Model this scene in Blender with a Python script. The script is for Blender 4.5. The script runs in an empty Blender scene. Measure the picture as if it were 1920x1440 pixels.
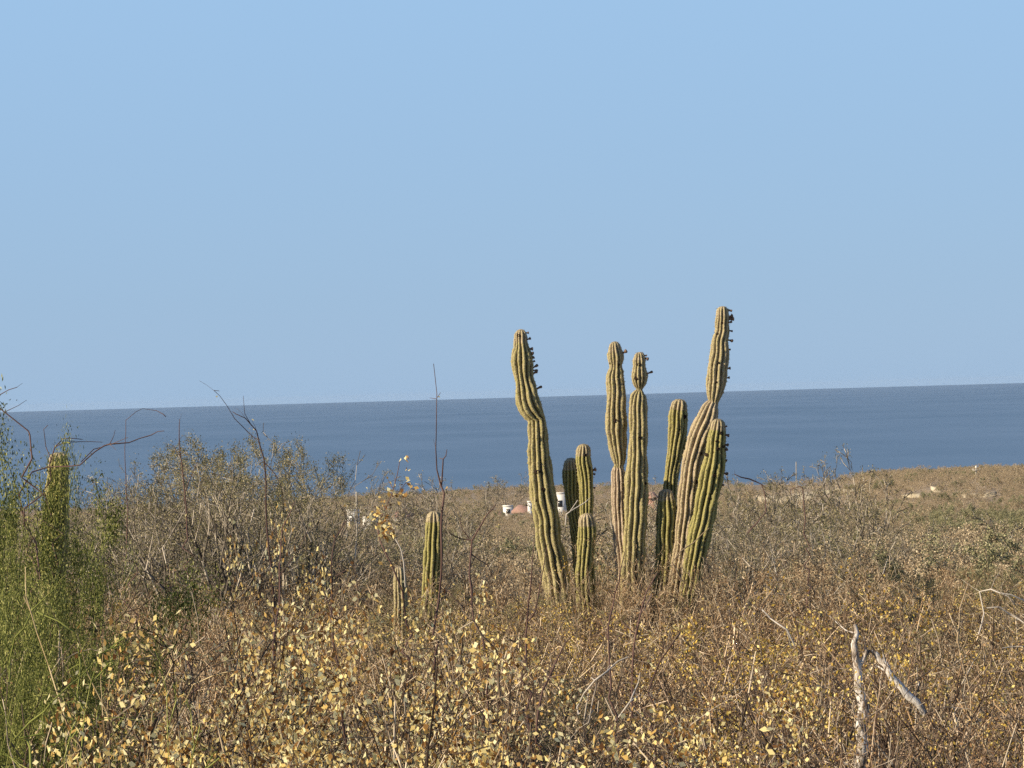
import bpy, math, random
import numpy as np
from mathutils import Vector, noise as mnoise

S = bpy.context.scene
C = S.collection
PI = math.pi

# ---------------------------------------------------------------- camera
F = 6000.0                     # focal length in pixels of the 1920 px wide photograph
EYE = 35.0                     # metres above the sea
ROLL = math.atan2(55, 1920)
PITCH = math.atan2(15.5, F)
cam = bpy.data.cameras.new('camera'); camo = bpy.data.objects.new('camera', cam); C.objects.link(camo)
S.camera = camo
cam.sensor_width = 36.0; cam.lens = 36.0 * F / 1920; cam.clip_start = 0.5; cam.clip_end = 80000
fw = Vector((0, math.cos(PITCH), math.sin(PITCH)))
up0 = Vector((0, -math.sin(PITCH), math.cos(PITCH))); r0 = Vector((1, 0, 0))
CR = r0 * math.cos(ROLL) - up0 * math.sin(ROLL)
CU = up0 * math.cos(ROLL) + r0 * math.sin(ROLL)
from mathutils import Matrix
m = Matrix((CR, CU, -fw)).transposed().to_4x4(); m.translation = Vector((0, 0, EYE))
camo.matrix_world = m

def P(px, py, y):
    """world point seen at photo pixel (px,py) at ground distance y"""
    d = fw + CR * ((px - 960) / F) + CU * ((720 - py) / F)
    return Vector((0, 0, EYE)) + d * (y / d.y)

def pix(p):
    v = Vector(p) - Vector((0, 0, EYE)); z = v.dot(fw)
    return 960 + F * v.dot(CR) / z, 720 - F * v.dot(CU) / z

# ---------------------------------------------------------------- sky and sun
SUN_EL, SUN_ROT = math.radians(24), math.radians(246)
W = bpy.data.worlds.new('World'); S.world = W; W.use_nodes = True
nt = W.node_tree; bg = nt.nodes['Background']
sky = nt.nodes.new('ShaderNodeTexSky'); sky.sky_type = 'NISHITA'; sky.sun_disc = False
sky.sun_elevation = SUN_EL; sky.sun_rotation = SUN_ROT; sky.ozone_density = 3; sky.dust_density = 0.4; sky.altitude = 35
tc = nt.nodes.new('ShaderNodeTexCoord'); sx = nt.nodes.new('ShaderNodeSeparateXYZ')
nt.links.new(tc.outputs['Generated'], sx.inputs[0])
cr = nt.nodes.new('ShaderNodeValToRGB'); nt.links.new(sx.outputs['Z'], cr.inputs[0])
e = cr.color_ramp.elements
e[0].position = 0.0; e[0].color = (0.330, 0.507, 0.745, 1)
e[1].position = 1.0; e[1].color = (0.045, 0.11, 0.28, 1)
for p_, c_ in ((0.03, (0.324, 0.505, 0.745, 1)), (0.075, (0.335, 0.528, 0.785, 1)), (0.125, (0.352, 0.562, 0.835, 1)), (0.28, (0.19, 0.34, 0.58, 1)), (0.5, (0.09, 0.19, 0.40, 1))):
    q = cr.color_ramp.elements.new(p_); q.color = c_
sc10 = nt.nodes.new('ShaderNodeVectorMath'); sc10.operation = 'SCALE'; sc10.inputs['Scale'].default_value = 6.55
nt.links.new(cr.outputs['Color'], sc10.inputs[0])
mx = nt.nodes.new('ShaderNodeMix'); mx.data_type = 'RGBA'; mx.inputs[0].default_value = 0.9
nt.links.new(sky.outputs[0], mx.inputs[6]); nt.links.new(sc10.outputs[0], mx.inputs[7])
nt.links.new(mx.outputs[2], bg.inputs[0]); bg.inputs[1].default_value = 0.1
sl = bpy.data.lights.new('sun', 'SUN'); so = bpy.data.objects.new('sun', sl); C.objects.link(so)
sl.energy = 5.0; sl.angle = math.radians(0.5); sl.color = (1.0, 0.86, 0.66)
sd = Vector((math.sin(SUN_ROT) * math.cos(SUN_EL), math.cos(SUN_ROT) * math.cos(SUN_EL), math.sin(SUN_EL)))
so.rotation_euler = sd.to_track_quat('Z', 'Y').to_euler(); so.location = (0, 0, 80)
S.view_settings.view_transform = 'Standard'; S.view_settings.look = 'None'
S.view_settings.exposure = 0.55; S.view_settings.gamma = 1.0; S.view_settings.use_curve_mapping = False
S.cycles.max_bounces = 4; S.cycles.diffuse_bounces = 3; S.cycles.glossy_bounces = 2
S.cycles.transmission_bounces = 2; S.cycles.transparent_max_bounces = 4
S.cycles.use_denoising = False
S.cycles.volume_bounces = 0
HAZE = 1.4e-5
S.cycles.sample_clamp_indirect = 4

# ---------------------------------------------------------------- helpers
def prop(o, label=None, cat=None, group=None, kind=None):
    if label: o['label'] = label
    if cat: o['category'] = cat
    if group: o['group'] = group
    if kind: o['kind'] = kind
    return o

def link(name, data, parent=None, loc=None):
    o = bpy.data.objects.new(name, data); C.objects.link(o)
    if parent: o.parent = parent
    if loc is not None: o.location = loc
    return o

def mesh(name, V, quads=None, tris=None, mats=(), qm=None, tm=None, attrs=None, smooth=False):
    V = np.asarray(V, np.float32); me = bpy.data.meshes.new(name)
    q = np.zeros((0, 4), np.int32) if quads is None else np.asarray(quads, np.int32).reshape(-1, 4)
    t = np.zeros((0, 3), np.int32) if tris is None else np.asarray(tris, np.int32).reshape(-1, 3)
    me.vertices.add(len(V)); me.vertices.foreach_set('co', V.ravel())
    me.loops.add(q.size + t.size); me.loops.foreach_set('vertex_index', np.concatenate([q.ravel(), t.ravel()]))
    me.polygons.add(len(q) + len(t))
    ls = np.concatenate([np.arange(len(q)) * 4, q.size + np.arange(len(t)) * 3]).astype(np.int32)
    me.polygons.foreach_set('loop_start', ls)
    me.polygons.foreach_set('loop_total', np.concatenate([np.full(len(q), 4), np.full(len(t), 3)]).astype(np.int32))
    for mm in mats: me.materials.append(mm)
    if qm is not None or tm is not None:
        a = np.concatenate([np.zeros(len(q)) if qm is None else qm, np.zeros(len(t)) if tm is None else tm]).astype(np.int32)
        me.polygons.foreach_set('material_index', a)
    if smooth: me.polygons.foreach_set('use_smooth', np.ones(len(q) + len(t), bool))
    me.update(calc_edges=True)
    for k, v in (attrs or {}).items():
        at = me.attributes.new(k, 'FLOAT', 'POINT'); at.data.foreach_set('value', np.asarray(v, np.float32))
    return me

def mat(name, rough=0.8, spec=0.2):
    m = bpy.data.materials.new(name); m.use_nodes = True
    b = m.node_tree.nodes['Principled BSDF']; b.inputs['Roughness'].default_value = rough
    b.inputs['Specular IOR Level'].default_value = spec
    return m, m.node_tree, b

def N(nt, kind, **kw):
    n = nt.nodes.new(kind)
    for k, v in kw.items(): setattr(n, k, v)
    return n

def ramp(nt, fac, stops):
    r = N(nt, 'ShaderNodeValToRGB'); nt.links.new(fac, r.inputs[0]); el = r.color_ramp.elements
    el[0].position = stops[0][0]; el[0].color = (*stops[0][1], 1)
    el[1].position = stops[-1][0]; el[1].color = (*stops[-1][1], 1)
    for p, c in stops[1:-1]: el.new(p).color = (*c, 1)
    return r.outputs[0]

def island_mat(name, stops, transl=0.0, rough=0.8, spec=0.15, tint=0.38, clump=None):
    """colour differs from twig to twig / leaf to leaf (random per island) and a little from plant to plant"""
    m, nt, b = mat(name, rough, spec)
    g = N(nt, 'ShaderNodeNewGeometry')
    col = ramp(nt, g.outputs['Random Per Island'], stops)
    oi = N(nt, 'ShaderNodeObjectInfo')
    hsv = N(nt, 'ShaderNodeHueSaturation'); nt.links.new(col, hsv.inputs['Color'])
    mr = N(nt, 'ShaderNodeMapRange'); mr.inputs[3].default_value = 1.1 - tint; mr.inputs[4].default_value = 1.1 + tint
    nt.links.new(oi.outputs['Random'], mr.inputs[0]); nt.links.new(mr.outputs[0], hsv.inputs['Value'])
    nt.links.new(hsv.outputs[0], b.inputs['Base Color'])
    if transl:
        tr = N(nt, 'ShaderNodeBsdfTranslucent'); nt.links.new(hsv.outputs[0], tr.inputs[0])
        ms = N(nt, 'ShaderNodeMixShader'); ms.inputs[0].default_value = transl
        nt.links.new(b.outputs[0], ms.inputs[1]); nt.links.new(tr.outputs[0], ms.inputs[2])
        nt.links.new(ms.outputs[0], nt.nodes['Material Output'].inputs[0])
    return m

M = {}
M['twig_grey'] = island_mat('grey_twig_bark', [(0, (.035, .025, .016)), (.35, (.12, .087, .053)), (.7, (.33, .25, .155)), (1, (.72, .58, .39))])
M['twig_ash'] = island_mat('ash_grey_twig_bark', [(0, (.05, .042, .034)), (.4, (.15, .125, .095)), (.8, (.32, .275, .21)), (1, (.55, .48, .38))], tint=.15)
M['twig_rust'] = island_mat('rusty_twig_bark', [(0, (.035, .02, .012)), (.35, (.14, .085, .045)), (.7, (.37, .25, .14)), (1, (.72, .56, .36))])
M['twig_near'] = island_mat('fine_grey_twig_bark', [(0, (.028, .021, .016)), (.4, (.095, .072, .052)), (.78, (.235, .185, .13)), (1, (.55, .46, .34))], tint=.3)
M['twig_rustnear'] = island_mat('fine_brown_twig_bark', [(0, (.028, .018, .013)), (.4, (.105, .068, .045)), (.78, (.25, .175, .115)), (1, (.55, .44, .31))], tint=.3)
M['twig_dark'] = island_mat('dark_twig_bark', [(0, (.025, .017, .012)), (.5, (.09, .06, .04)), (.85, (.3, .23, .15)), (1, (.6, .5, .36))])
M['twig_olive'] = island_mat('olive_twig_bark', [(0, (.06, .05, .03)), (.5, (.22, .18, .11)), (1, (.48, .41, .27))])
M['twig_green'] = island_mat('green_bark', [(0, (.08, .10, .02)), (.5, (.17, .19, .045)), (1, (.32, .32, .10))])
M['twig_tan'] = island_mat('pale_tan_twig', [(0, (.2, .14, .07)), (.5, (.36, .27, .14)), (1, (.5, .4, .24))])
M['twig_far'] = island_mat('far_twig_bark', [(0, (.09, .065, .042)), (.4, (.29, .225, .15)), (.8, (.50, .40, .27)), (1, (.72, .6, .42))], tint=.15)
M['sapling'] = island_mat('red_brown_stem', [(0, (.06, .035, .03)), (.6, (.1, .06, .05)), (1, (.16, .11, .09))])
M['pale_wood'] = island_mat('bleached_wood', [(0, (.36, .31, .26)), (1, (.55, .5, .42))], tint=.1)
M['leaf_cream'] = island_mat('cream_dry_leaf', [(0, (.10, .045, .018)), (.25, (.36, .19, .06)), (.42, (.74, .50, .16)), (.6, (.95, .76, .30)), (1, (.96, .88, .52))], transl=.5, rough=.7, spec=.1, tint=.1)
M['leaf_gold'] = island_mat('golden_dry_leaf', [(0, (.14, .07, .02)), (.3, (.40, .25, .045)), (.65, (.68, .48, .10)), (1, (.9, .74, .3))], transl=.3, rough=.5, tint=.1)
M['leaf_rust'] = island_mat('russet_dry_leaf', [(0, (.12, .06, .03)), (.5, (.32, .19, .09)), (.85, (.48, .33, .17)), (1, (.7, .57, .3))], transl=.2, tint=.15)
M['leaf_olive'] = island_mat('olive_fine_leaf', [(0, (.07, .065, .03)), (.4, (.18, .165, .075)), (.8, (.33, .28, .14)), (1, (.5, .43, .24))], transl=.25, tint=.15)
M['leaf_green'] = island_mat('fresh_green_leaf', [(0, (.02, .026, .007)), (.45, (.095, .115, .027)), (.8, (.27, .28, .075)), (1, (.55, .52, .2))], transl=.3, tint=.1)
M['leaf_vine'] = island_mat('yellow_green_vine_leaf', [(0, (.08, .08, .02)), (.4, (.30, .29, .06)), (.8, (.55, .5, .15)), (1, (.75, .66, .32))], transl=.3, tint=.1)
M['leaf_far'] = island_mat('far_scrub_leaf', [(0, (.10, .075, .045)), (.4, (.29, .22, .135)), (.8, (.48, .38, .24)), (1, (.66, .55, .37))], transl=.15, tint=.2)
M['leaf_fargreen'] = island_mat('far_green_leaf', [(0, (.11, .11, .06)), (.5, (.24, .23, .12)), (1, (.38, .35, .2))], transl=.15, tint=.2)

# ---------------------------------------------------------------- ground and sea
GY = [(-40, -2.6), (0, -3.1), (14, -3.85), (22, -4.1), (30, -4.35), (50, -5.0), (75, -5.9), (100, -6.9), (200, -11.2), (400, -17.9), (600, -24.4), (800, -29.7), (1000, -33), (1120, -35.2), (1250, -38.5), (3000, -41)]
_gy = np.array([a for a, b in GY]); _gz = np.array([b for a, b in GY])
RX = [(1370, 950), (1440, 939), (1500, 921), (1560, 903), (1620, 893), (1690, 888), (1760, 884), (1830, 880), (1900, 878), (2000, 876), (2200, 872)]
_rx = np.array([P(a, b, 620).x for a, b in RX]); _rz = np.array([P(a, b, 620).z - EYE - 1.5 for a, b in RX])
def ground(x, y):
    z = float(np.interp(y, _gy, _gz))
    if x > _rx[0] and 330 < y < 1100:
        r = float(np.interp(x, _rx, _rz))
        w = min(1, (x - _rx[0]) / 10)
        t = max(0., 1 - ((y - 620) / (300 if y < 620 else 240)) ** 2)
        t = t * t * (3 - 2 * t) * w
        z = z + max(0, r - float(np.interp(620, _gy, _gz))) * t
    if y > 900: z += 1.2 * math.sin(x * .021 + 1.3) * min(1, (y - 900) / 150)
    n = mnoise.noise(Vector((x * .05, y * .05, 3.1))) * min(1.2, .12 + y * .003) + mnoise.noise(Vector((x * .6, y * .6, 7))) * .06
    return EYE + z + n

ys = [-40, -30, -20, -10, 0, 5]
while ys[-1] < 1500: ys.append(ys[-1] + max(.6, ys[-1] * .014))
nx = 150; V = []
for y in ys:
    hw = max(40, 25 + abs(y) * .42)
    for i in range(nx + 1):
        x = (i / nx * 2 - 1) * hw
        V.append((x, y, ground(x, y)))
I = np.arange((len(ys) - 1) * (nx + 1)).reshape(-1, nx + 1)[:, :-1].ravel()
gm, nt, b = mat('dry_soil', .95, .1)
tcn = N(nt, 'ShaderNodeTexCoord')
n1 = N(nt, 'ShaderNodeTexNoise'); n1.inputs['Scale'].default_value = .35; n1.inputs['Detail'].default_value = 10; n1.inputs['Roughness'].default_value = .7
nt.links.new(tcn.outputs['Object'], n1.inputs[0])
nt.links.new(ramp(nt, n1.outputs[0], [(.3, (.17, .13, .09)), (.5, (.30, .235, .165)), (.62, (.42, .34, .24)), (.75, (.54, .45, .33))]), b.inputs['Base Color'])
bp = N(nt, 'ShaderNodeBump'); bp.inputs['Strength'].default_value = .6; bp.inputs['Distance'].default_value = .08
n2 = N(nt, 'ShaderNodeTexNoise'); n2.inputs['Scale'].default_value = 6; n2.inputs['Detail'].default_value = 8
nt.links.new(tcn.outputs['Object'], n2.inputs[0]); nt.links.new(n2.outputs[0], bp.inputs['Height']); nt.links.new(bp.outputs[0], b.inputs['Normal'])
prop(link('ground', mesh('ground', V, np.stack([I, I + 1, I + nx + 2, I + nx + 1], 1), mats=[gm], smooth=True)), kind='structure')

wm, nt, b = mat('sea_water', .55, .35)
tcn = N(nt, 'ShaderNodeTexCoord')
mp = N(nt, 'ShaderNodeMapping'); mp.inputs['Scale'].default_value = (.004, .0016, 1); nt.links.new(tcn.outputs['Object'], mp.inputs[0])
n1 = N(nt, 'ShaderNodeTexNoise'); n1.inputs['Scale'].default_value = 1; n1.inputs['Detail'].default_value = 8; n1.inputs['Roughness'].default_value = .62
nt.links.new(mp.outputs[0], n1.inputs[0])
mp2 = N(nt, 'ShaderNodeMapping'); mp2.inputs['Scale'].default_value = (.02, .11, 1); nt.links.new(tcn.outputs['Object'], mp2.inputs[0])
n2 = N(nt, 'ShaderNodeTexNoise'); n2.inputs['Scale'].default_value = 1; n2.inputs['Detail'].default_value = 5; n2.inputs['Roughness'].default_value = .6
nt.links.new(mp2.outputs[0], n2.inputs[0])
base = ramp(nt, n1.outputs[0], [(.3, (.092, .162, .252)), (.5, (.115, .19, .288)), (.7, (.142, .222, .328))])
cap = ramp(nt, n2.outputs[0], [(.0, (0, 0, 0)), (.685, (0, 0, 0)), (.74, (1, 1, 1)), (1, (1, 1, 1))])
mxc = N(nt, 'ShaderNodeMix', data_type='RGBA'); nt.links.new(cap, mxc.inputs[0]); nt.links.new(base, mxc.inputs[6]); mxc.inputs[7].default_value = (.3, .42, .5, 1)
nt.links.new(mxc.outputs[2], b.inputs['Base Color'])
bp = N(nt, 'ShaderNodeBump'); bp.inputs['Strength'].default_value = 1; bp.inputs['Distance'].default_value = .12
n3 = N(nt, 'ShaderNodeTexNoise'); n3.inputs['Scale'].default_value = .12; n3.inputs['Detail'].default_value = 6
nt.links.new(tcn.outputs['Object'], n3.inputs[0]); nt.links.new(n3.outputs[0], bp.inputs['Height']); nt.links.new(bp.outputs[0], b.inputs['Normal'])
yr = [950, 1300, 1800, 2600, 4000, 7000, 12000, 21000]
V = [(s * 1.2 * (y + 800), y, 0) for y in yr for s in (-1, 1)]
prop(link('sea', mesh('sea', V, [(2 * i, 2 * i + 1, 2 * i + 3, 2 * i + 2) for i in range(len(yr) - 1)], mats=[wm])), kind='structure')

# ---------------------------------------------------------------- tubes, twigs and leaves
def tube_arrays(segs, sides=3):
    """segs: rows p0(3) p1(3) r0 r1 -> open prisms"""
    A = np.asarray(segs, np.float64).reshape(-1, 8); n = len(A)
    p0, p1, ra, rb = A[:, :3], A[:, 3:6], A[:, 6], A[:, 7]
    d = p1 - p0; d /= np.maximum(np.linalg.norm(d, axis=1, keepdims=True), 1e-9)
    h = np.where(np.abs(d[:, 2:3]) < .9, [[0, 0, 1.]], [[1., 0, 0]])
    u = np.cross(d, h); u /= np.maximum(np.linalg.norm(u, axis=1, keepdims=True), 1e-9); v = np.cross(d, u)
    out = np.zeros((n, 2, sides, 3))
    for k in range(sides):
        a = 2 * PI * k / sides; o = u * math.cos(a) + v * math.sin(a)
        out[:, 0, k] = p0 + o * ra[:, None]; out[:, 1, k] = p1 + o * rb[:, None]
    base = (np.arange(n) * 2 * sides)[:, None]
    q = np.concatenate([np.concatenate([base + k, base + (k + 1) % sides, base + sides + (k + 1) % sides, base + sides + k], 1)[:, None] for k in range(sides)], 1)
    return out.reshape(-1, 3), q.reshape(-1, 4)

def rope(pts, rad, sides, lump=0.0, seed=0):
    """one unbroken tapering tube through pts"""
    Pn = np.array([tuple(p) for p in pts]); n = len(Pn); T = np.gradient(Pn, axis=0); T /= np.maximum(np.linalg.norm(T, axis=1, keepdims=True), 1e-9)
    V = np.zeros((n, sides, 3)); u = np.array([0, 1., 0]) if abs(T[0][1]) < .9 else np.array([1., 0, 0]); rg = np.random.RandomState(seed)
    for i in range(n):
        u = u - T[i] * u.dot(T[i]); u /= np.linalg.norm(u); v = np.cross(T[i], u)
        for k in range(sides):
            a = 2 * PI * k / sides; r = rad[i] * (1 + lump * rg.normal()); V[i, k] = Pn[i] + (u * math.cos(a) + v * math.sin(a)) * r
    idx = np.arange((n - 1) * sides).reshape(n - 1, sides); nx_ = np.roll(idx, -1, 1)
    Q = np.stack([idx, nx_, nx_ + sides, idx + sides], -1).reshape(-1, 4); m_ = n * sides
    V = np.vstack([V.reshape(-1, 3), Pn[-1:] + T[-1:] * rad[-1]]); tr = [((n - 1) * sides + k, (n - 1) * sides + (k + 1) % sides, m_) for k in range(sides)]
    return V, Q, np.array(tr)

def leaf_arrays(spots, size, rng, droop=0.2, ratio=.55):
    """one folded leaf per spot (n x 3)"""
    n = len(spots); s = size * rng.uniform(.55, 1.25, n)[:, None]
    d = rng.normal(size=(n, 3)); d[:, 2] -= droop; d /= np.linalg.norm(d, axis=1, keepdims=True)
    h = rng.normal(size=(n, 3)); u = np.cross(d, h); u /= np.maximum(np.linalg.norm(u, axis=1, keepdims=True), 1e-9)
    w = np.cross(d, u); p = np.asarray(spots)
    fold = rng.uniform(-.15, .35, n)[:, None]
    V = np.stack([p, p + d * s * .5 + u * s * ratio * .5 + w * s * fold * .5, p + d * s, p + d * s * .5 - u * s * ratio * .5 + w * s * fold * .5], 1)
    q = np.arange(n)[:, None] * 4 + np.arange(4)[None]
    return V.reshape(-1, 3), q

def rnd_dir(R):
    a = R.uniform(0, 2 * PI); z = R.uniform(-1, 1); s = math.sqrt(1 - z * z)
    return Vector((s * math.cos(a), s * math.sin(a), z))

def grow(segs, tips, R, p, d, L, r, lev, mx, k):
    step = L / max(2, int(L / k['step'][lev])); n = max(2, int(L / k['step'][lev]))
    for i in range(n):
        d = (d + rnd_dir(R) * k['wob'] + Vector((0, 0, k['up'] * (1 if lev < 2 else .4)))).normalized()
        q = p + d * step; r1 = max(k['rmin'], r * (1 - .55 / n))
        segs.append((p.x, p.y, p.z, q.x, q.y, q.z, r, r1)); p, r = q, r1
        if lev >= mx - k['leaflev']: tips.append((p.x, p.y, p.z, lev))
        if lev < mx and (i >= n * k['bare'][lev]):
            for _ in range(k['kids'][lev] if R.random() < k['prob'] else 0):
                a = rnd_dir(R); a = (a - d * a.dot(d)).normalized(); t = math.radians(R.uniform(*k['ang']))
                grow(segs, tips, R, p, (d * math.cos(t) + a * math.sin(t)).normalized(), L * R.uniform(.38, .68) * (1 - .35 * i / n), r * .68, lev + 1, mx, k)

KIND = dict(
    dense=dict(stems=10, L=1.25, r=.015, spread=(8, 60), mx=4, step=[.17, .13, .12, .10, .08], wob=.22, up=.09, rmin=.0026, leaflev=1, bare=[.25, .1, 0, 0, 0], kids=[1, 1, 1, 1, 1], prob=.8, ang=(25, 65)),
    airy=dict(stems=5, L=2.6, r=.035, spread=(8, 46), mx=4, step=[.3, .2, .18, .15, .12], wob=.17, up=.05, rmin=.0055, leaflev=1, bare=[.3, .15, 0, 0, 0], kids=[1, 1, 1, 1, 1], prob=.75, ang=(20, 55)),
    leafy=dict(stems=9, L=1.3, r=.017, spread=(10, 60), mx=3, step=[.16, .12, .1, .08], wob=.22, up=.08, rmin=.0022, leaflev=1, bare=[.3, .1, 0, 0], kids=[1, 1, 1, 1], prob=.8, ang=(25, 60)),
    verde=dict(stems=9, L=1.8, r=.016, spread=(10, 60), mx=4, step=[.25, .18, .14, .12, .1], wob=.2, up=.02, rmin=.0032, leaflev=2, bare=[.2, .1, 0, 0, 0], kids=[1, 1, 1, 1, 1], prob=.75, ang=(15, 45)),
    lite=dict(stems=9, L=1.3, r=.022, spread=(6, 65), mx=3, step=[.26, .2, .16, .14], wob=.25, up=.09, rmin=.006, leaflev=1, bare=[.2, .1, 0, 0], kids=[1, 1, 1, 1], prob=.8, ang=(25, 65)),
)

def plant(seed, kind, limit=7500, **over):
    k = dict(KIND[kind]); k.update(over); R = random.Random(seed); segs, tips = [], []
    for i in range(k['stems']):
        a = 2 * PI * (i + R.uniform(-.4, .4)) / k['stems']; t = math.radians(R.uniform(*k['spread']))
        d = Vector((math.sin(t) * math.cos(a), math.sin(t) * math.sin(a), math.cos(t)))
        grow(segs, tips, R, Vector((.06 * math.cos(a), .06 * math.sin(a), -.05)), d, k['L'] * R.uniform(.75, 1.15), k['r'] * R.uniform(.7, 1.1), 0, k['mx'], k)
    A = np.array(segs); A = A[(A[:, 2] > -.1)]
    if len(A) > limit:
        thin = A[:, 6] < k['r'] * .45; idx = np.where(thin)[0]; rr = np.random.RandomState(seed)
        keep = np.ones(len(A), bool); keep[rr.choice(idx, min(len(idx), len(A) - limit), replace=False)] = False; A = A[keep]
    return A, np.array(tips)

PROTO = {}
def proto(name, seed, kind, twig, leaf=None, nleaf=0, size=.03, limit=7500, joined=False, cluster=0, ratio=.55, tall=1.0, spread=.035, **over):
    A, T = plant(seed, kind, limit, **over); rng = np.random.RandomState(seed)
    H = max(np.percentile(A[:, 5], 99), .1)
    A[:, [2, 5]] *= tall; T[:, 2] *= tall; H *= tall
    V, Q = tube_arrays(A)
    LV = LQ = None
    if nleaf:
        T = T[T[:, 2] > .12 * H]
        if cluster:      # leaves bunch at some twig ends
            ends = T[rng.choice(len(T), max(1, nleaf // cluster))]
            sp = np.repeat(ends[:, :3], cluster, 0) + rng.normal(size=(len(ends) * cluster, 3)) * spread
        else:
            sp = T[rng.choice(len(T), nleaf), :3] + rng.normal(size=(nleaf, 3)) * spread * .5
        LV, LQ = leaf_arrays(sp, size, rng, ratio=ratio)
    if joined:
        if LV is not None:
            me = mesh(name, np.concatenate([V, LV]), np.concatenate([Q, LQ + len(V)]), mats=[M[twig], M[leaf]], qm=np.concatenate([np.zeros(len(Q)), np.ones(len(LQ))]))
        else: me = mesh(name, V, Q, mats=[M[twig]])
        PROTO.setdefault(name, []).append((me, None, H))
    else:
        a = mesh('branches', V, Q, mats=[M[twig]])
        l = mesh('leaves', LV, LQ, mats=[M[leaf]]) if LV is not None else None
        PROTO.setdefault(name, []).append((a, l, H))

for s in (1, 2, 3, 4): proto('grey', s, 'dense', 'twig_grey', 'leaf_rust', 250, .016, spread=.03)
for s in (5, 6, 7, 8): proto('rust', s, 'dense', 'twig_rust', 'leaf_rust', 900, .017, spread=.04)
for s in (51, 52, 53): proto('greynear', s, 'dense', 'twig_near', 'leaf_rust', 400, .016, limit=11000, spread=.03, rmin=.0017, prob=.88)
for s in (55, 56, 57): proto('rustnear', s, 'dense', 'twig_rustnear', 'leaf_rust', 1300, .015, limit=11000, spread=.035, rmin=.0016, prob=.88)
for s in (11, 12, 13, 14): proto('leafy', s, 'leafy', 'twig_dark', 'leaf_cream', 2500, .029, limit=8000, cluster=30, spread=.055, ratio=.6)
for s in (15, 16, 17): proto('gold', s, 'dense', 'twig_rustnear', 'leaf_gold', 2200, .02, limit=8500, cluster=12, rmin=.0019, spread=.035, ratio=.6)
for s in (21, 22): proto('olive', s, 'airy', 'twig_olive', 'leaf_olive', 15000, .036, limit=13000, spread=.14, stems=9)
for s in (23, 24, 25): proto('baretree', s, 'airy', 'twig_ash', 'leaf_olive', 4500, .03, limit=12000, spread=.08, stems=10)
for s in (26, 27, 28): proto('fartree', s, 'airy', 'twig_ash', 'leaf_olive', 2000, .06, limit=7000, spread=.15, stems=9, rmin=.013, r=.045)
for s in (31, 32): proto('verde', s, 'verde', 'twig_green', 'leaf_green', 52000, .019, limit=10000, cluster=12, spread=.05, ratio=.45)
for s in (33, 34): proto('broom', s, 'verde', 'twig_green', 'leaf_green', 3500, .016, limit=8000, spread=.03, ratio=.3, r=.01, L=1.3, up=.06)
proto('straw', 36, 'verde', 'twig_tan', limit=3000, L=1.0, stems=9, spread=.03, r=.007, mx=3, wob=.3)
for s in (41, 42, 43, 44): proto('lite', s, 'lite', 'twig_far', 'leaf_far', 2600, .05, limit=2600, joined=True, spread=.13)
for s in (45, 46): proto('litegreen', s, 'lite', 'twig_far', 'leaf_fargreen', 5000, .06, limit=1200, joined=True, spread=.13)
for s in (47, 48): proto('litebare', s, 'lite', 'twig_far', 'leaf_far', 500, .045, limit=3500, joined=True, spread=.1, L=1.8, prob=.9)

RN = random.Random(77)
def place(kind, x, y, H, name, label, cat, group=None, v=None, rz=None, wide=1.0, ztop=None, gz=None):
    a, l, h = PROTO[kind][RN.randrange(len(PROTO[kind])) if v is None else v % len(PROTO[kind])]
    z = ground(x, y) - .03
    if ztop is not None: H = ztop - z
    s = H / h
    w = max(min(s, 1.6), .75) * wide if kind in ('grey', 'rust', 'greynear', 'rustnear', 'leafy', 'gold', 'straw', 'broom') else s * wide
    rz = RN.uniform(0, 2 * PI) if rz is None else rz
    if l is None:
        o = link(name, a, loc=(x, y, z)); o.scale = (w, w, s); o.rotation_euler = (0, 0, rz)
        if PROTO[kind][0][1] is not None or kind == 'straw':
            pass
        return prop(o, label, cat, group)
    r = link(name, None, loc=(x, y, z)); r.scale = (w, w, s); r.rotation_euler = (0, 0, rz); r.empty_display_size = .3
    prop(r, label, cat, group)
    link('branches', a, r)
    prop(link('leaves', l, r), kind='stuff')
    return r

# ---------------------------------------------------------------- the cacti
cm, nt, b = mat('ribbed_cactus_skin', .65, .25)
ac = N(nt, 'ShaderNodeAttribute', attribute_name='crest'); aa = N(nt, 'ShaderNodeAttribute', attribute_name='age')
tcn = N(nt, 'ShaderNodeTexCoord')
n1 = N(nt, 'ShaderNodeTexNoise'); n1.inputs['Scale'].default_value = 5; n1.inputs['Detail'].default_value = 8; n1.inputs['Roughness'].default_value = .7
nt.links.new(tcn.outputs['Object'], n1.inputs[0])
n2 = N(nt, 'ShaderNodeTexNoise'); n2.inputs['Scale'].default_value = 38; n2.inputs['Detail'].default_value = 5
nt.links.new(tcn.outputs['Object'], n2.inputs[0])
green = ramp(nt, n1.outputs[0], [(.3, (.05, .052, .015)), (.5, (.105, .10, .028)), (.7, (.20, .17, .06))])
old = ramp(nt, n1.outputs[0], [(.3, (.17, .11, .07)), (.5, (.38, .28, .20)), (.7, (.60, .49, .39))])
ma = N(nt, 'ShaderNodeMath', operation='ADD'); nt.links.new(aa.outputs['Fac'], ma.inputs[0])
msub = N(nt, 'ShaderNodeMath', operation='MULTIPLY_ADD'); nt.links.new(n2.outputs[0], msub.inputs[0]); msub.inputs[1].default_value = 1.6; msub.inputs[2].default_value = -.8
nt.links.new(msub.outputs[0], ma.inputs[1]); ma.use_clamp = True
m1 = N(nt, 'ShaderNodeMix', data_type='RGBA'); nt.links.new(ma.outputs[0], m1.inputs[0]); nt.links.new(green, m1.inputs[6]); nt.links.new(old, m1.inputs[7])
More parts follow.
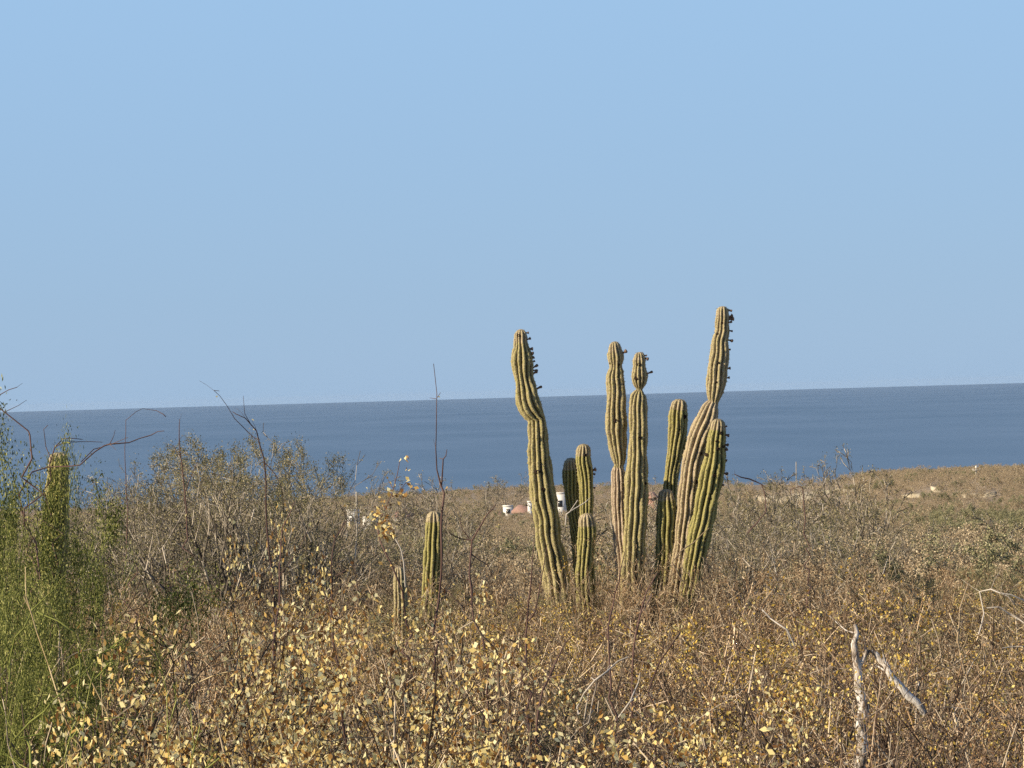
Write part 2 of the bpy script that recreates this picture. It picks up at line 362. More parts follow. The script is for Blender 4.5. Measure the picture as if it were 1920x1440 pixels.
# spine felt along rib crests; darker valley skin also paints in groove shade
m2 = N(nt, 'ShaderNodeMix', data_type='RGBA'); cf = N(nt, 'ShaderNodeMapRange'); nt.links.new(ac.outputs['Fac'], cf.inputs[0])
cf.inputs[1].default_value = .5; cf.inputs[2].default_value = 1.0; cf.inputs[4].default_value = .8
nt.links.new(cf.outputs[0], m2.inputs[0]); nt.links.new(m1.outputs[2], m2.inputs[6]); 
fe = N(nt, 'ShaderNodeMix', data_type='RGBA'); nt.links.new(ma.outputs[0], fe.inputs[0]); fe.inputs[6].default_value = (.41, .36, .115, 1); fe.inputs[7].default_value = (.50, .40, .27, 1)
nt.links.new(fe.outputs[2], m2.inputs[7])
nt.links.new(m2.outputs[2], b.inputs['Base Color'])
bp = N(nt, 'ShaderNodeBump'); bp.inputs['Strength'].default_value = .9; bp.inputs['Distance'].default_value = .02
nt.links.new(n2.outputs[0], bp.inputs['Height']); nt.links.new(bp.outputs[0], b.inputs['Normal'])
M['spine'] = island_mat('grey_cactus_spine', [(0, (.16, .12, .08)), (1, (.45, .38, .27))])
sm_, nt, b = mat('dark_scar', .9, .1); n1 = N(nt, 'ShaderNodeTexNoise'); n1.inputs['Scale'].default_value = 60
nt.links.new(ramp(nt, n1.outputs[0], [(.3, (.012, .008, .006)), (.7, (.05, .032, .022))]), b.inputs['Base Color']); M['scar'] = sm_
bm_, nt, b = mat('brown_bud', .8, .15); n1 = N(nt, 'ShaderNodeTexNoise'); n1.inputs['Scale'].default_value = 50
nt.links.new(ramp(nt, n1.outputs[0], [(.3, (.10, .055, .035)), (.7, (.27, .18, .12))]), b.inputs['Base Color']); M['bud'] = bm_

def smooth_path(rows, step):
    """rows (px,py,hw) -> Catmull-Rom through them"""
    A = np.array(rows, float); d = np.concatenate([[0], np.cumsum(np.hypot(np.diff(A[:, 0]), np.diff(A[:, 1])))])
    n = max(8, int(d[-1] / step)); t = np.linspace(0, d[-1], n + 1)
    ext = np.vstack([2 * A[0] - A[1], A, 2 * A[-1] - A[-2]]); de = np.concatenate([[2 * d[0] - d[1]], d, [2 * d[-1] - d[-2]]])
    out = []
    for tt in t:
        i = int(min(max(np.searchsorted(d, tt, 'right') - 1, 0), len(d) - 2))
        u = (tt - d[i]) / (d[i + 1] - d[i]); h = d[i + 1] - d[i]
        m0 = (ext[i + 2] - ext[i]) / (de[i + 2] - de[i]) * h; m1_ = (ext[i + 3] - ext[i + 1]) / (de[i + 3] - de[i + 1]) * h
        out.append((2 * u**3 - 3 * u**2 + 1) * ext[i + 1] + (u**3 - 2 * u**2 + u) * m0 + (-2 * u**3 + 3 * u**2) * ext[i + 2] + (u**3 - u**2) * m1_)
    return np.array(out)

def stem(parent, rows, D, label=None, ribs=11, age=(0, 0, 0), seed=0, depth=.45, marks=(), buds=(), pinch=None, name='stem', bark_below=False):
    """rows from the top down in photo pixels, standing at distance D; origin relative to parent"""
    rows = [(a, b_, max(w, .6)) for a, b_, w in rows]
    # dome on top
    (x0, y0, _), (x1, y1, w1) = rows[0], rows[1]
    A = smooth_path(rows[1:], 3.6)
    dome = []
    for a in (88, 74, 60, 46, 32, 16):
        a = math.radians(a); dome.append((x1 + (x0 - x1) * math.sin(a), y1 + (y0 - y1) * math.sin(a), w1 * math.cos(a)))
    A = np.vstack([dome, A]); n = len(A); rng = np.random.RandomState(seed)
    Pw = np.array([P(a, b_, D) for a, b_, _ in A]) - np.array(parent.location)
    Rw = A[:, 2] * D / F
    T = np.gradient(Pw, axis=0); T /= np.linalg.norm(T, axis=1, keepdims=True)
    B = np.array([0, 1, 0.]); K = ribs * 10; th = np.arange(K) * 2 * PI / K; ph = rng.uniform(0, 2 * PI)
    V = np.zeros((n, K, 3)); crest = np.zeros((n, K)); ag = np.zeros((n, K)); s = np.linspace(0, 1, n)
    wob = rng.uniform(-1, 1, (4, ribs))
    for i in range(n):
        Nn = np.cross(T[i], B); Nn /= np.linalg.norm(Nn); Bb = np.cross(Nn, T[i])
        sh = .05 * math.sin(i * .11 + seed) + .03 * math.sin(i * .37 + 2 * seed) + .22 * (pinch is not None and A[i, 1] > pinch)
        rid = ((th / (2 * PI) * ribs + .5).astype(int)) % ribs
        local = 1 + .05 * np.sin(i * .13 + wob[0][rid] * 6) + .04 * np.sin(i * .41 + wob[1][rid] * 6)
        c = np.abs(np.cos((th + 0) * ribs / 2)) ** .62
        dd = depth * (1 if i > 5 else i / 6)
        r = Rw[i] * (1 - dd + dd * c) * local * (1 + .04 * mnoise.noise(Vector((i * .07, seed * 3.3, 0)))) * (1 + .035 * rng.normal(size=ribs)[rid] * (i % 3 == 0) )
        a = th + ph + sh
        V[i] = Pw[i] + np.outer(np.cos(a) * r, Nn) + np.outer(np.sin(a) * r, Bb)
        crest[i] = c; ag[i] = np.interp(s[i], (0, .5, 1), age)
        if pinch is not None and bark_below and A[i, 1] > pinch: ag[i] = age[2]
        if i < 9: ag[i] = .6
    idx = np.arange((n - 1) * K).reshape(n - 1, K); nxt = np.roll(idx, -1, 1)
    Q = np.stack([idx, nxt, nxt + K, idx + K], -1).reshape(-1, 4)
    top = np.arange(K); VV = np.vstack([V.reshape(-1, 3), Pw[0][None]])
    tr = np.stack([top, np.full(K, n * K), np.roll(top, -1)], 1)
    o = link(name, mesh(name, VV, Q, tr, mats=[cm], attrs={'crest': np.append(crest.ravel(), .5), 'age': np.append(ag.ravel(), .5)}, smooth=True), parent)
    if label: o['label'] = label
    # spine tufts on the crests
    seg = []
    mid = Pw
    for i in range(2, n, 2):
        for k in range(ribs):
            v = V[i, int(round(k * 10)) % K]; out = v - mid[i]; out /= np.linalg.norm(out)
            for _ in range(2):
                d = out + rng.normal(size=3) * .55; d /= np.linalg.norm(d); L = rng.uniform(.012, .032)
                seg.append((*(v - out * .004), *(v + d * L), .0022, .0006))
    if seg:
        a, q = tube_arrays(seg); prop(link('spines', mesh('spines', a, q, mats=[M['spine']]), o), kind='stuff')
    # dark woody scars: shallow knobbly discs let into the ribs
    for (mx_, my_, mr) in marks:
        i = int(np.argmin(np.abs(A[:, 1] - my_))); off = (mx_ - A[i, 0]) / max(A[i, 2], 1)
        off = max(-.97, min(.97, off)); a = math.acos(off)
        R_ = Rw[i] * .93; c0 = Pw[i] + np.array([off * R_, -math.sin(a) * R_, 0]); nrm = np.array([off, -math.sin(a), 0])
        rr = mr * D / F; vs = []; K2 = 9
        tu = np.cross(nrm, [0, 0, 1]); tu /= np.linalg.norm(tu); tv = np.array([0, 0, 1.])
        for (f, hgt) in ((1.15, -.3), (1., .35), (.6, .5), (.35, .1)):
            for k in range(K2):
                an = 2 * PI * k / K2; q_ = f * (1 + .18 * rng.normal())
                vs.append(c0 + (tu * math.cos(an) * q_ + tv * math.sin(an) * q_ * .85) * rr + nrm * hgt * rr)
        vs.append(c0); q4 = [(r_ * K2 + k, r_ * K2 + (k + 1) % K2, (r_ + 1) * K2 + (k + 1) % K2, (r_ + 1) * K2 + k) for r_ in range(3) for k in range(K2)]
        t3 = [(3 * K2 + k, 3 * K2 + (k + 1) % K2, 4 * K2) for k in range(K2)]
        link('scar', mesh('scar', vs, q4, t3, mats=[M['scar']]), o)
    # dried buds and fruit: stub with a flared head
    for (bx, by, ln) in buds:
        i = int(np.argmin(np.abs(A[:, 1] - by))); sgn = 1 if bx > A[i, 0] else -1
        root = Pw[i] + np.array([sgn * Rw[i] * .9, -.15 * Rw[i], 0]); d = np.array([sgn, -.5 + .7 * rng.rand(), rng.uniform(-.35, .6)]); d /= np.linalg.norm(d)
        L = (ln * rng.uniform(.75, 1.25) + .12 * A[i, 2]) * D / F; fat = rng.uniform(.8, 1.6); u = np.cross(d, [0, 1, 0]); u /= np.linalg.norm(u); w = np.cross(d, u); K2 = 8; vs = []
        for f, g in ((0, .6), (.35, .5), (.6, .75), (.85, 1.), (1., .7), (.93, .3)):
            for k in range(K2):
                an = 2 * PI * k / K2; rad = min(.021, L * .42) * fat * g * (1 + .12 * rng.normal())
                vs.append(root + d * L * f + (u * math.cos(an) + w * math.sin(an)) * rad)
        q4 = [(r_ * K2 + k, r_ * K2 + (k + 1) % K2, (r_ + 1) * K2 + (k + 1) % K2, (r_ + 1) * K2 + k) for r_ in range(5) for k in range(K2)]
        link('bud', mesh('bud', vs, q4, mats=[M['bud']]), o)
    return o

D0 = 50.0
gx, gy_ = P(1150, 1200, D0).x, D0
big = link('columnar_cactus', None, loc=(gx, gy_, ground(gx, gy_)))
prop(big, 'big many-stemmed columnar cactus clump rising out of the dry scrub against the sea', 'cactus')
def foot(px, dy=0):      # where a stem meets the woody base near the ground
    return (1160 + (px - 1160) * .6, pix((gx, D0, ground(gx, D0)))[1] + 6)
def toground(rows, w, px=None):
    lx, ly, lw = rows[-1]; fx, fy = foot(lx if px is None else px)
    return rows + [((lx * .55 + fx * .45), ly * .5 + fy * .5, w), (fx, fy, w)]
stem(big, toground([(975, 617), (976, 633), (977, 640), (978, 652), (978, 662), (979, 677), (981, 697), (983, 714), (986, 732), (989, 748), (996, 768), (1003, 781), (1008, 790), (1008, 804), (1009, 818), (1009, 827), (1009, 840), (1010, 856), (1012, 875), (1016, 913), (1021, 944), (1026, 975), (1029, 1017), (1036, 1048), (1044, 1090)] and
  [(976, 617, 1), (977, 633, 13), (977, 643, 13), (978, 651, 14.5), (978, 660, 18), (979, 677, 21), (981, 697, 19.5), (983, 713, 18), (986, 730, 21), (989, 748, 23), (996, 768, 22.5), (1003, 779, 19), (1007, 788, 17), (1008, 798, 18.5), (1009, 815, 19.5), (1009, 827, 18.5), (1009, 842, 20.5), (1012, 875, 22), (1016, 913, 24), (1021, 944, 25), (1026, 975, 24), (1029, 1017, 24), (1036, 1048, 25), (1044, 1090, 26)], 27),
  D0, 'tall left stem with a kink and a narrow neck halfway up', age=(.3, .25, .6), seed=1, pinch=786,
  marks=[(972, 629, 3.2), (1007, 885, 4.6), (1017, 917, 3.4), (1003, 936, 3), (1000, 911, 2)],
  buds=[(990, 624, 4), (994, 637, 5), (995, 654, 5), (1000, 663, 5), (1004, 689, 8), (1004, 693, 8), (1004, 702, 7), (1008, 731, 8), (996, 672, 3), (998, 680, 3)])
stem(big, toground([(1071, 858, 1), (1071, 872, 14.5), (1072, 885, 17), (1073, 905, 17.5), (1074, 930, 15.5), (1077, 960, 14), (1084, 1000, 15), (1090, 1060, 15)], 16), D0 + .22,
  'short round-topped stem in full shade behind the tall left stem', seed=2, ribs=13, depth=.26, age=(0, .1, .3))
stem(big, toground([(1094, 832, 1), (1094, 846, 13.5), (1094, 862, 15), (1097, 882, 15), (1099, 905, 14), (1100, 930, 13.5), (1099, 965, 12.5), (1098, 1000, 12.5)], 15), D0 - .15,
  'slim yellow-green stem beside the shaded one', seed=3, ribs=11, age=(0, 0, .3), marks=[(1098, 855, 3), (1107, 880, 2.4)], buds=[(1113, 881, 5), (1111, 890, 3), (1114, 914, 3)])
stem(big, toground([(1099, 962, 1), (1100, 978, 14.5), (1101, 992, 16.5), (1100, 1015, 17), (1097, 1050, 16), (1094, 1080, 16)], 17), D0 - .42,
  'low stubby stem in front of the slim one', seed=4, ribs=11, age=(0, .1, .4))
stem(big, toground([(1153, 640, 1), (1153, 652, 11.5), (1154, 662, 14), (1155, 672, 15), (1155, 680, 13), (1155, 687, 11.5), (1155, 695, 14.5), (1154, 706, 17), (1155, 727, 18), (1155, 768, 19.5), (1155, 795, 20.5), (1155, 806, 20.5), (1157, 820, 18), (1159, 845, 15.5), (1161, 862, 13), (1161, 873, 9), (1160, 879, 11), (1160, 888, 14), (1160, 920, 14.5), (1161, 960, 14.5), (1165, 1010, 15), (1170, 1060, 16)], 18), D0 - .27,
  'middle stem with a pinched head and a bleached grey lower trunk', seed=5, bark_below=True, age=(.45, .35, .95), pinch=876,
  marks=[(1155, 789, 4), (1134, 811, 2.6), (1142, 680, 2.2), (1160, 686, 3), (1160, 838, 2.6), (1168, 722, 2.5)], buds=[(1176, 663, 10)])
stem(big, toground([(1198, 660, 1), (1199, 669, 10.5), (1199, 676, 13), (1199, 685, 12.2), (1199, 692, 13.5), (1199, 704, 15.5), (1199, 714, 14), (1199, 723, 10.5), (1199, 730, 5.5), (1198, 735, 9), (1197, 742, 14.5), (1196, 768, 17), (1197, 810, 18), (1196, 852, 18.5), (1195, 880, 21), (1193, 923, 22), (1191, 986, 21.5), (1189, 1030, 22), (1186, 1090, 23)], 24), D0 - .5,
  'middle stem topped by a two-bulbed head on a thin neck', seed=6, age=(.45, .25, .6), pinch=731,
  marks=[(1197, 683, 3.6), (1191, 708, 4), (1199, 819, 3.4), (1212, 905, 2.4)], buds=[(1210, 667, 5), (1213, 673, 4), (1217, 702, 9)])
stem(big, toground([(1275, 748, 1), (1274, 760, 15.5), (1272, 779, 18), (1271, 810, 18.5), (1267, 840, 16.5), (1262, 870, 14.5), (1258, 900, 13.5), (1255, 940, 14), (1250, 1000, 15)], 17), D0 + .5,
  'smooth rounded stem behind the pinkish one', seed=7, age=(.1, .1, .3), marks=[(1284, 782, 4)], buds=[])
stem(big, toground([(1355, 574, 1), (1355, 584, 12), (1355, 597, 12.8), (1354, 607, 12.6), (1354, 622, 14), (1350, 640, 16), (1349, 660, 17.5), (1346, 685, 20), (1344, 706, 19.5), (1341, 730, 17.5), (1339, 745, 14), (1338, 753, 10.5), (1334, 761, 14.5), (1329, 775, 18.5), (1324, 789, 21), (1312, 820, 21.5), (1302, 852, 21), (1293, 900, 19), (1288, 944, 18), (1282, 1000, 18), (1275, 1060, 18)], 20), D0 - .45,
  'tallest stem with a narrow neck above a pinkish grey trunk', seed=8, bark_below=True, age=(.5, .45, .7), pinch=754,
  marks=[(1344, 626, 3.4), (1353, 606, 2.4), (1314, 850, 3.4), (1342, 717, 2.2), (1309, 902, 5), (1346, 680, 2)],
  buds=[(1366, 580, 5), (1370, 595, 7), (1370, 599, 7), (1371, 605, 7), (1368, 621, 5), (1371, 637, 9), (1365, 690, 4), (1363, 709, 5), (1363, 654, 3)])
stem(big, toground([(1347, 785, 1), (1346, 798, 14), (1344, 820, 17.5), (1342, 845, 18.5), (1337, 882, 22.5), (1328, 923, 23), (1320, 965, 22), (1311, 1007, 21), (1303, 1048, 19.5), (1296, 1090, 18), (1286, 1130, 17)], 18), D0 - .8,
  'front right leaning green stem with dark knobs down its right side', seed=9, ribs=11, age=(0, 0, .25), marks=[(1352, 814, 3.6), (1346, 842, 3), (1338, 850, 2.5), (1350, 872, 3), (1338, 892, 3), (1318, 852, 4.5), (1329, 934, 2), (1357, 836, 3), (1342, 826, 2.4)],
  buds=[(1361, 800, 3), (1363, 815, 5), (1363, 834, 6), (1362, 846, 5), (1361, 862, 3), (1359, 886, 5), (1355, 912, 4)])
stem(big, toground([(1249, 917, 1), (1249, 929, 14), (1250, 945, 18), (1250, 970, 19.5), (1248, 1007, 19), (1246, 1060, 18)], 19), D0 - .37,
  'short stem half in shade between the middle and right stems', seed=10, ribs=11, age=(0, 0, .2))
# woody base the stems spring from
bs = np.zeros((8, 18, 3)); rb = np.random.RandomState(3)
for i in range(8):
    for k in range(18):
        a = 2 * PI * k / 18; r = (1.05, .98, .9, .8, .66, .5, .3, .05)[i] * (1 + .1 * rb.normal()); bs[i, k] = (r * math.cos(a) * 1.1, r * math.sin(a) * .55, -.25 + .1 * i)
ib = np.arange(7 * 18).reshape(7, 18); nb = np.roll(ib, -1, 1)
link('woody_base', mesh('woody_base', bs.reshape(-1, 3), np.stack([ib, nb, nb + 18, ib + 18], -1).reshape(-1, 4), mats=[M['bud']], smooth=True), big)

def lone_cactus(px, rows, D, label, **kw):
    x = P(px, 1000, D).x; g = ground(x, D); r = link('columnar_cactus', None, loc=(x, D, g - .05))
    prop(r, label, 'cactus'); gpy = pix((x, D, g))[1]
    stem(r, rows + [(rows[-1][0] - 4, gpy + 5, rows[-1][2])], D, **kw); return r
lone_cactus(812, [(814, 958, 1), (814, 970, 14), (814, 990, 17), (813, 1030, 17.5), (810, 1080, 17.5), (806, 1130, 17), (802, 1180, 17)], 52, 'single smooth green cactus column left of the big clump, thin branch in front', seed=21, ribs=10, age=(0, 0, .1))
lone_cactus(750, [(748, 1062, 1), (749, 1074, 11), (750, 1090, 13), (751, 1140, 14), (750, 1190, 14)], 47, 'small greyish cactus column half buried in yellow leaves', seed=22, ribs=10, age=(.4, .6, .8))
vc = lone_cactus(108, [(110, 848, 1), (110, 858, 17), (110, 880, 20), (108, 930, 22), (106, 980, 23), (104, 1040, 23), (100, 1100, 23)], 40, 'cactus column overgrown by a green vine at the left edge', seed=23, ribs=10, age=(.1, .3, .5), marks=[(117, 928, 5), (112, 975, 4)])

# vine on the left cactus
rv = np.random.RandomState(9); vs, lf = [], []
for k in range(34):
    px0 = 84 + rv.uniform(-24, 26); py0 = 1100; pt = P(px0, py0, 39.72 - rv.uniform(0, .1)); top = rv.uniform(850, 960)
    while True:
        px0 += rv.uniform(-7, 7) + (102 - px0) * .10; py0 -= rv.uniform(9, 18)
        nx_ = P(px0, py0, 39.72 + rv.uniform(-.08, .12)); vs.append((*pt, *nx_, .006, .005)); pt = nx_
        for _ in range(3): lf.append(pt + Vector(rv.normal(size=3) * .09))
        if py0 < top: break
vr = link('climbing_vine', None, loc=(0, 0, 0)); prop(vr, 'leafy yellow-green vine climbing over the cactus column at the left edge', 'vine')
a, q = tube_arrays(vs); link('stems', mesh('stems', a, q, mats=[M['twig_green']]), vr)
a, q = leaf_arrays(np.array([tuple(v) for v in lf]), .035, rv); prop(link('leaves', mesh('leaves', a, q, mats=[M['leaf_vine']]), vr), kind='stuff')

# ---------------------------------------------------------------- hand-placed saplings and branches
def sapling(lines, D, label, carry=True, mt='sapling', name='bare_sapling', cat='sapling', twigs=.5, leaves=None, seed=0, spray=None, sides=5, jit=.25, tw=1.0):
    """lines: list of pixel polylines [(px,py,half width)...], first one starts at its lowest point and is carried down to the soil"""
    R = random.Random(seed + 400); rng = np.random.RandomState(seed); segs, fine, spots = [], [], []
    x0, y0, w0 = lines[0][0]; b0 = P(x0, y0, D); g = ground(b0.x, D)
    root = link(name, None, loc=(b0.x, D, g)); prop(root, label, cat); o = Vector(root.location)
    VV, QQ, TT, off = [], [], [], 0
    for li, ln in enumerate(lines):
        rp, rr_l = [], []
        pts = []
        for j, (a, b_, w) in enumerate(ln):
            dd = D + mnoise.noise(Vector((a * .02, b_ * .02, seed))) * jit
            pts.append((P(a, b_, dd), w * (1 if sides > 6 else .72) * D / F))
        if carry and li == 0 and pts[0][0].z > g: pts.insert(0, (Vector((b0.x + .03, D, g - .05)), w0 * 1.25 * D / F))
        # subdivide with a little natural wander
        for j in range(len(pts) - 1):
            (p, ra), (q, rb_) = pts[j], pts[j + 1]; L = (q - p).length; n = max(1, int(L / .09)); prev = p; pr = ra
            for i in range(1, n + 1):
                t = i / n; c = p.lerp(q, t); rr = ra + (rb_ - ra) * t
                if i < n: c += rnd_dir(R) * L * .02
                if not rp: rp.append(p - o); rr_l.append(ra)
                rp.append(c - o); rr_l.append(rr); prev, pr = c, rr
                if R.random() < twigs:
                    d = (q - p).normalized(); s_ = rnd_dir(R); s_ = (s_ - d * s_.dot(d)).normalized(); dr = (d * .7 + s_).normalized()
                    a_ = c; tl = R.uniform(.06, .3) * tw; m_ = max(2, int(tl / .06)); r_ = max(.0013, rr * .4)
                    for _ in range(m_):
                        dr = (dr + rnd_dir(R) * .35).normalized(); b2 = a_ + dr * tl / m_; fine.append((*(a_ - o), *(b2 - o), r_, max(.0011, r_ * .75))); a_ = b2; r_ *= .8
                        spots.append(a_ - o)
                spots.append(c - o)
        a, q, t_ = rope(rp, rr_l, sides, .10 if sides > 6 else .04, seed + li); VV.append(a); QQ.append(q + off); TT.append(t_ + off); off += len(a)
    link('stem', mesh('stem', np.vstack(VV), np.vstack(QQ), np.vstack(TT), mats=[M[mt]], smooth=True), root)
    if fine: a, q = tube_arrays(fine); prop(link('twigs', mesh('twigs', a, q, mats=[M[mt]]), root), kind='stuff')
    if leaves:
        mname, n, size, box = leaves; sp = []
        if box:      # leaf bunches around given pixel spots
            for (cx, cy, cr_, cn) in box:
                for _ in range(cn):
                    sp.append(tuple(P(cx + rng.normal() * cr_, cy + rng.normal() * cr_, D + rng.normal() * .06) - o))
        for _ in range(n): sp.append(tuple(spots[R.randrange(len(spots))] + rnd_dir(R) * .02))
        a, q = leaf_arrays(np.array(sp), size, rng, ratio=.7); l = link('leaves', mesh('leaves', a, q, mats=[M[mname]]), root); l['kind'] = 'stuff'
    return root

sapling([[(812, 1190, 3), (822, 1130, 3), (828, 1050, 3), (828, 965, 3), (833, 925, 2.8), (826, 909, 2.6), (819, 880, 1.7), (817, 840, 1.4), (818, 801, 1.2), (819, 737, 1), (815, 700, .9), (813, 682, .8)],
         [(828, 910, 2.2), (830, 880, 1.9), (831, 861, 1.5), (836, 855, 1.3), (838, 843, 1)], [(831, 861, 1.3), (824, 859, .8)], [(819, 748, .9), (806, 746, .6)], [(820, 745, .9), (826, 736, .6)]],
        24, 'tall thin bare sapling rising above the horizon left of the cactus clump', twigs=.05, seed=1, tw=.35, leaves=('leaf_cream', 0, .03, [(837, 915, 1.5, 2), (816, 745, 3, 1)]))
sapling([[(905, 1195, 2.6), (888, 1160, 2.6), (880, 1079, 2.6), (885, 1013, 2.4), (901, 986, 2.1), (913, 965, 1.8), (925, 953, 1.4), (930, 945, .9)], [(885, 1013, 2), (863, 1010, 1.7), (852, 1005, 1.4), (842, 998, 1)], [(880, 1010, 1.7), (867, 993, 1.3), (862, 975, 1.1), (868, 962, .8)],
         [(884, 1040, 1.6), (915, 1060, 1.3), (925, 1085, 1)], [(870, 1140, 1.5), (850, 1120, 1.2), (836, 1105, .9)]],
        26, 'dark forked sapling just right of the single green cactus', twigs=.3, seed=2, tw=.7, leaves=('leaf_cream', 4, .035, [(935, 987, 2.5, 3)]))
sapling([[(515, 1200, 3), (514, 1120, 2.8), (505, 1040, 2.5), (499, 960, 2.2), (495, 861, 1.9), (481, 808, 1.6), (460, 784, 1.2), (442, 776, 1), (436, 772, .8)], [(486, 825, 1.2), (474, 819, 1), (455, 800, 1), (440, 785, .9), (425, 760, .7), (412, 742, .7), (401, 732, .7)], [(470, 795, 1), (459, 776, .8), (456, 742, .5)], [(497, 868, 1.3), (515, 888, 1.1), (528, 912, 1), (531, 960, .9)], [(401, 732, .8), (411, 733, .7)]],
        25, 'tall leaning bare sapling with a feathery tip above the olive bushes', twigs=.3, seed=3, tw=.6, leaves=('leaf_cream', 3, .03, [(471, 804, 2, 2)]))
sapling([[(512, 1215, 2.6), (524, 1130, 2.4), (524, 1062, 2.2), (530, 990, 1.9), (545, 960, 1.3), (552, 940, 1)], [(527, 1030, 1.4), (515, 980, 1)], [(524, 1080, 1.5), (560, 1030, 1.1), (580, 990, .8)]],
        23, 'slender upright sapling with a side fork in the scrub left of centre', twigs=.4, seed=4, tw=.7, leaves=('leaf_cream', 14, .032, [(524, 985, 3, 3)]))
sapling([[(640, 1330, 3.2), (637, 1270, 3), (625, 1207, 2.7), (622, 1120, 2.3), (621, 1060, 1.8), (628, 1010, 1.4), (650, 975, .9)], [(622, 1150, 1.6), (605, 1100, 1.2), (600, 1075, .8)], [(645, 1240, 1.8), (663, 1209, 1.6), (670, 1245, 1.3), (690, 1240, 1)], [(630, 1080, 1.4), (664, 1060, 1.2), (672, 1110, 1)]],
        20, 'upright dark sapling in the yellow-leaved foreground scrub', twigs=.4, seed=5, tw=.8, leaves=('leaf_cream', 40, .032, None))
sapling([[(352, 1010, 2.2), (347, 930, 2), (344, 902, 1.8), (338, 850, 1.5), (336, 800, 1), (337, 786, .7)], [(346, 925, 1.3), (360, 890, 1), (372, 862, .8)], [(340, 860, 1), (325, 835, .7)]],
        30, 'reddish upright bare stem in front of the olive bushes', twigs=.5, seed=6, tw=.8, leaves=('leaf_cream', 2, .035, [(370, 847, 1.5, 2)]))
sapling([[(762, 1170, 2.6), (755, 1110, 2.4), (735, 1060, 2.3), (712, 1012, 2), (708, 985, 1.7), (722, 955, 1.4), (735, 925, 1.2), (745, 890, 1.1), (750, 862, .9)], [(740, 930, 1), (765, 900, .8)], [(736, 915, 1), (728, 900, .8)]],
        24, 'sapling crowned with bright cream leaves in front of the white house', twigs=.35, seed=7, tw=.6,
        leaves=('leaf_cream', 40, .042, [(705, 965, 7, 26), (718, 985, 8, 34), (727, 1000, 8, 30), (738, 915, 7, 12), (750, 925, 7, 10), (760, 930, 2, 3), (762, 857, 2.5, 4), (763, 880, 2, 3), (780, 912, 2, 3), (729, 902, 2, 2), (725, 948, 5, 8), (690, 912, 1, 1)]))
sapling([[(760, 1100, 1.6), (757, 1055, 1.6), (752, 1030, 1.5), (742, 1012, 1.2)]], 27, 'thin whitish branch behind the cream-leaved sapling', carry=False, mt='pale_wood', twigs=.1, seed=8, name='pale_branch', cat='branch')
sapling([[(60, 1010, 2.6), (42, 960, 2.4), (36, 925, 2.1), (60, 885, 2), (90, 876, 1.7), (150, 872, 1.8), (178, 847, 1.8), (195, 836, 1.8), (205, 833, 2.2), (242, 830, 1.5), (262, 822, 1.3), (283, 816, 1.3), (296, 809, .9), (308, 808, .9)],
         [(152, 866, 1.2), (176, 842, 1.2), (192, 838, 1.2), (205, 832, 1.2)], [(206, 832, 1.1), (213, 818, .8), (216, 806, .6)], [(206, 834, 1), (240, 820, .6)]],
        22, 'dark bare branch arching to the right past the vine-covered cactus', twigs=.12, seed=9, tw=.35, name='bare_branch', cat='branch')
sapling([[(96, 900, 2.2), (93, 870, 1.9), (103, 838, 1.5), (119, 822, 1.2), (140, 822, 1), (155, 824, .8)], [(104, 838, 1.3), (120, 830, 1.1), (133, 829, 1), (170, 828, .8), (192, 829, .7)], [(95, 860, 1.2), (86, 838, 1), (82, 805, .9), (90, 797, .8)]],
        23, 'fine bare twigs curling over the top of the vine-covered cactus', twigs=.08, seed=10, tw=.3, name='bare_branch', cat='branch')
sapling([[(60, 860, 2.2), (56, 815, 2), (53, 808, 1.9), (28, 788, 1.7), (0, 766, 1.6), (-30, 752, 1.4)], [(-20, 752, 1.4), (0, 740, 1.2), (16, 731, 1), (32, 726, .9)], [(10, 772, 1), (35, 760, .7), (50, 750, .5)]],
        21, 'bare branch reaching above the horizon over the green tree', twigs=.08, seed=11, tw=.35, name='bare_branch', cat='branch')
sapling([[(240, 960, 1.5), (236, 900, 1.2), (234, 840, .9), (236, 788, .8), (255, 772, .7), (267, 766, .6), (294, 770, .8), (305, 776, 1.1), (311, 781, 1.3)]],
        26, 'hair-thin twig curving back down in front of the sea at the left', twigs=.03, seed=12, tw=.3, name='bare_twig', cat='twig')
sapling([[(130, 1215, 3.4), (139, 1184, 3), (175, 1176, 3), (211, 1169, 2.7), (232, 1150, 2.2), (250, 1123, 2), (264, 1082, 1.5)], [(165, 1180, 2.4), (182, 1183, 4)], [(235, 1148, 1.6), (262, 1140, 1.3), (300, 1110, 1)]],
        22, 'dark crooked branch low in the scrub right of the green tree', mt='twig_dark', twigs=.5, seed=13, name='crooked_branch', cat='branch')
sapling([[(120, 1170, 3), (160, 1118, 4), (188, 1110, 4), (200, 1095, 2.4)], [(186, 1078, 3.2), (160, 1048, 2), (145, 1030, 1.4)]],
        24, 'dark broken branch stub beside the vine-covered cactus', mt='twig_dark', twigs=.3, seed=14, name='broken_branch', cat='branch')
sapling([[(58, 1445, 3.6), (56, 1400, 3.6), (50, 1388, 3.2), (30, 1383, 3.4), (55, 1355, 3.2), (83, 1334, 2.8), (95, 1318, 2.4), (130, 1285, 2.1), (155, 1265, 1.7), (178, 1240, 1.2)], [(36, 1384, 2.6), (78, 1376, 2.2), (86, 1370, 1.4)], [(128, 1286, 1.6), (180, 1350, 1.3), (225, 1345, 1)]],
        15, 'bent yellow-green branch in the bottom left corner', mt='twig_green', twigs=.8, seed=15, name='green_branch', cat='branch', leaves=('leaf_green', 260, .016, None))
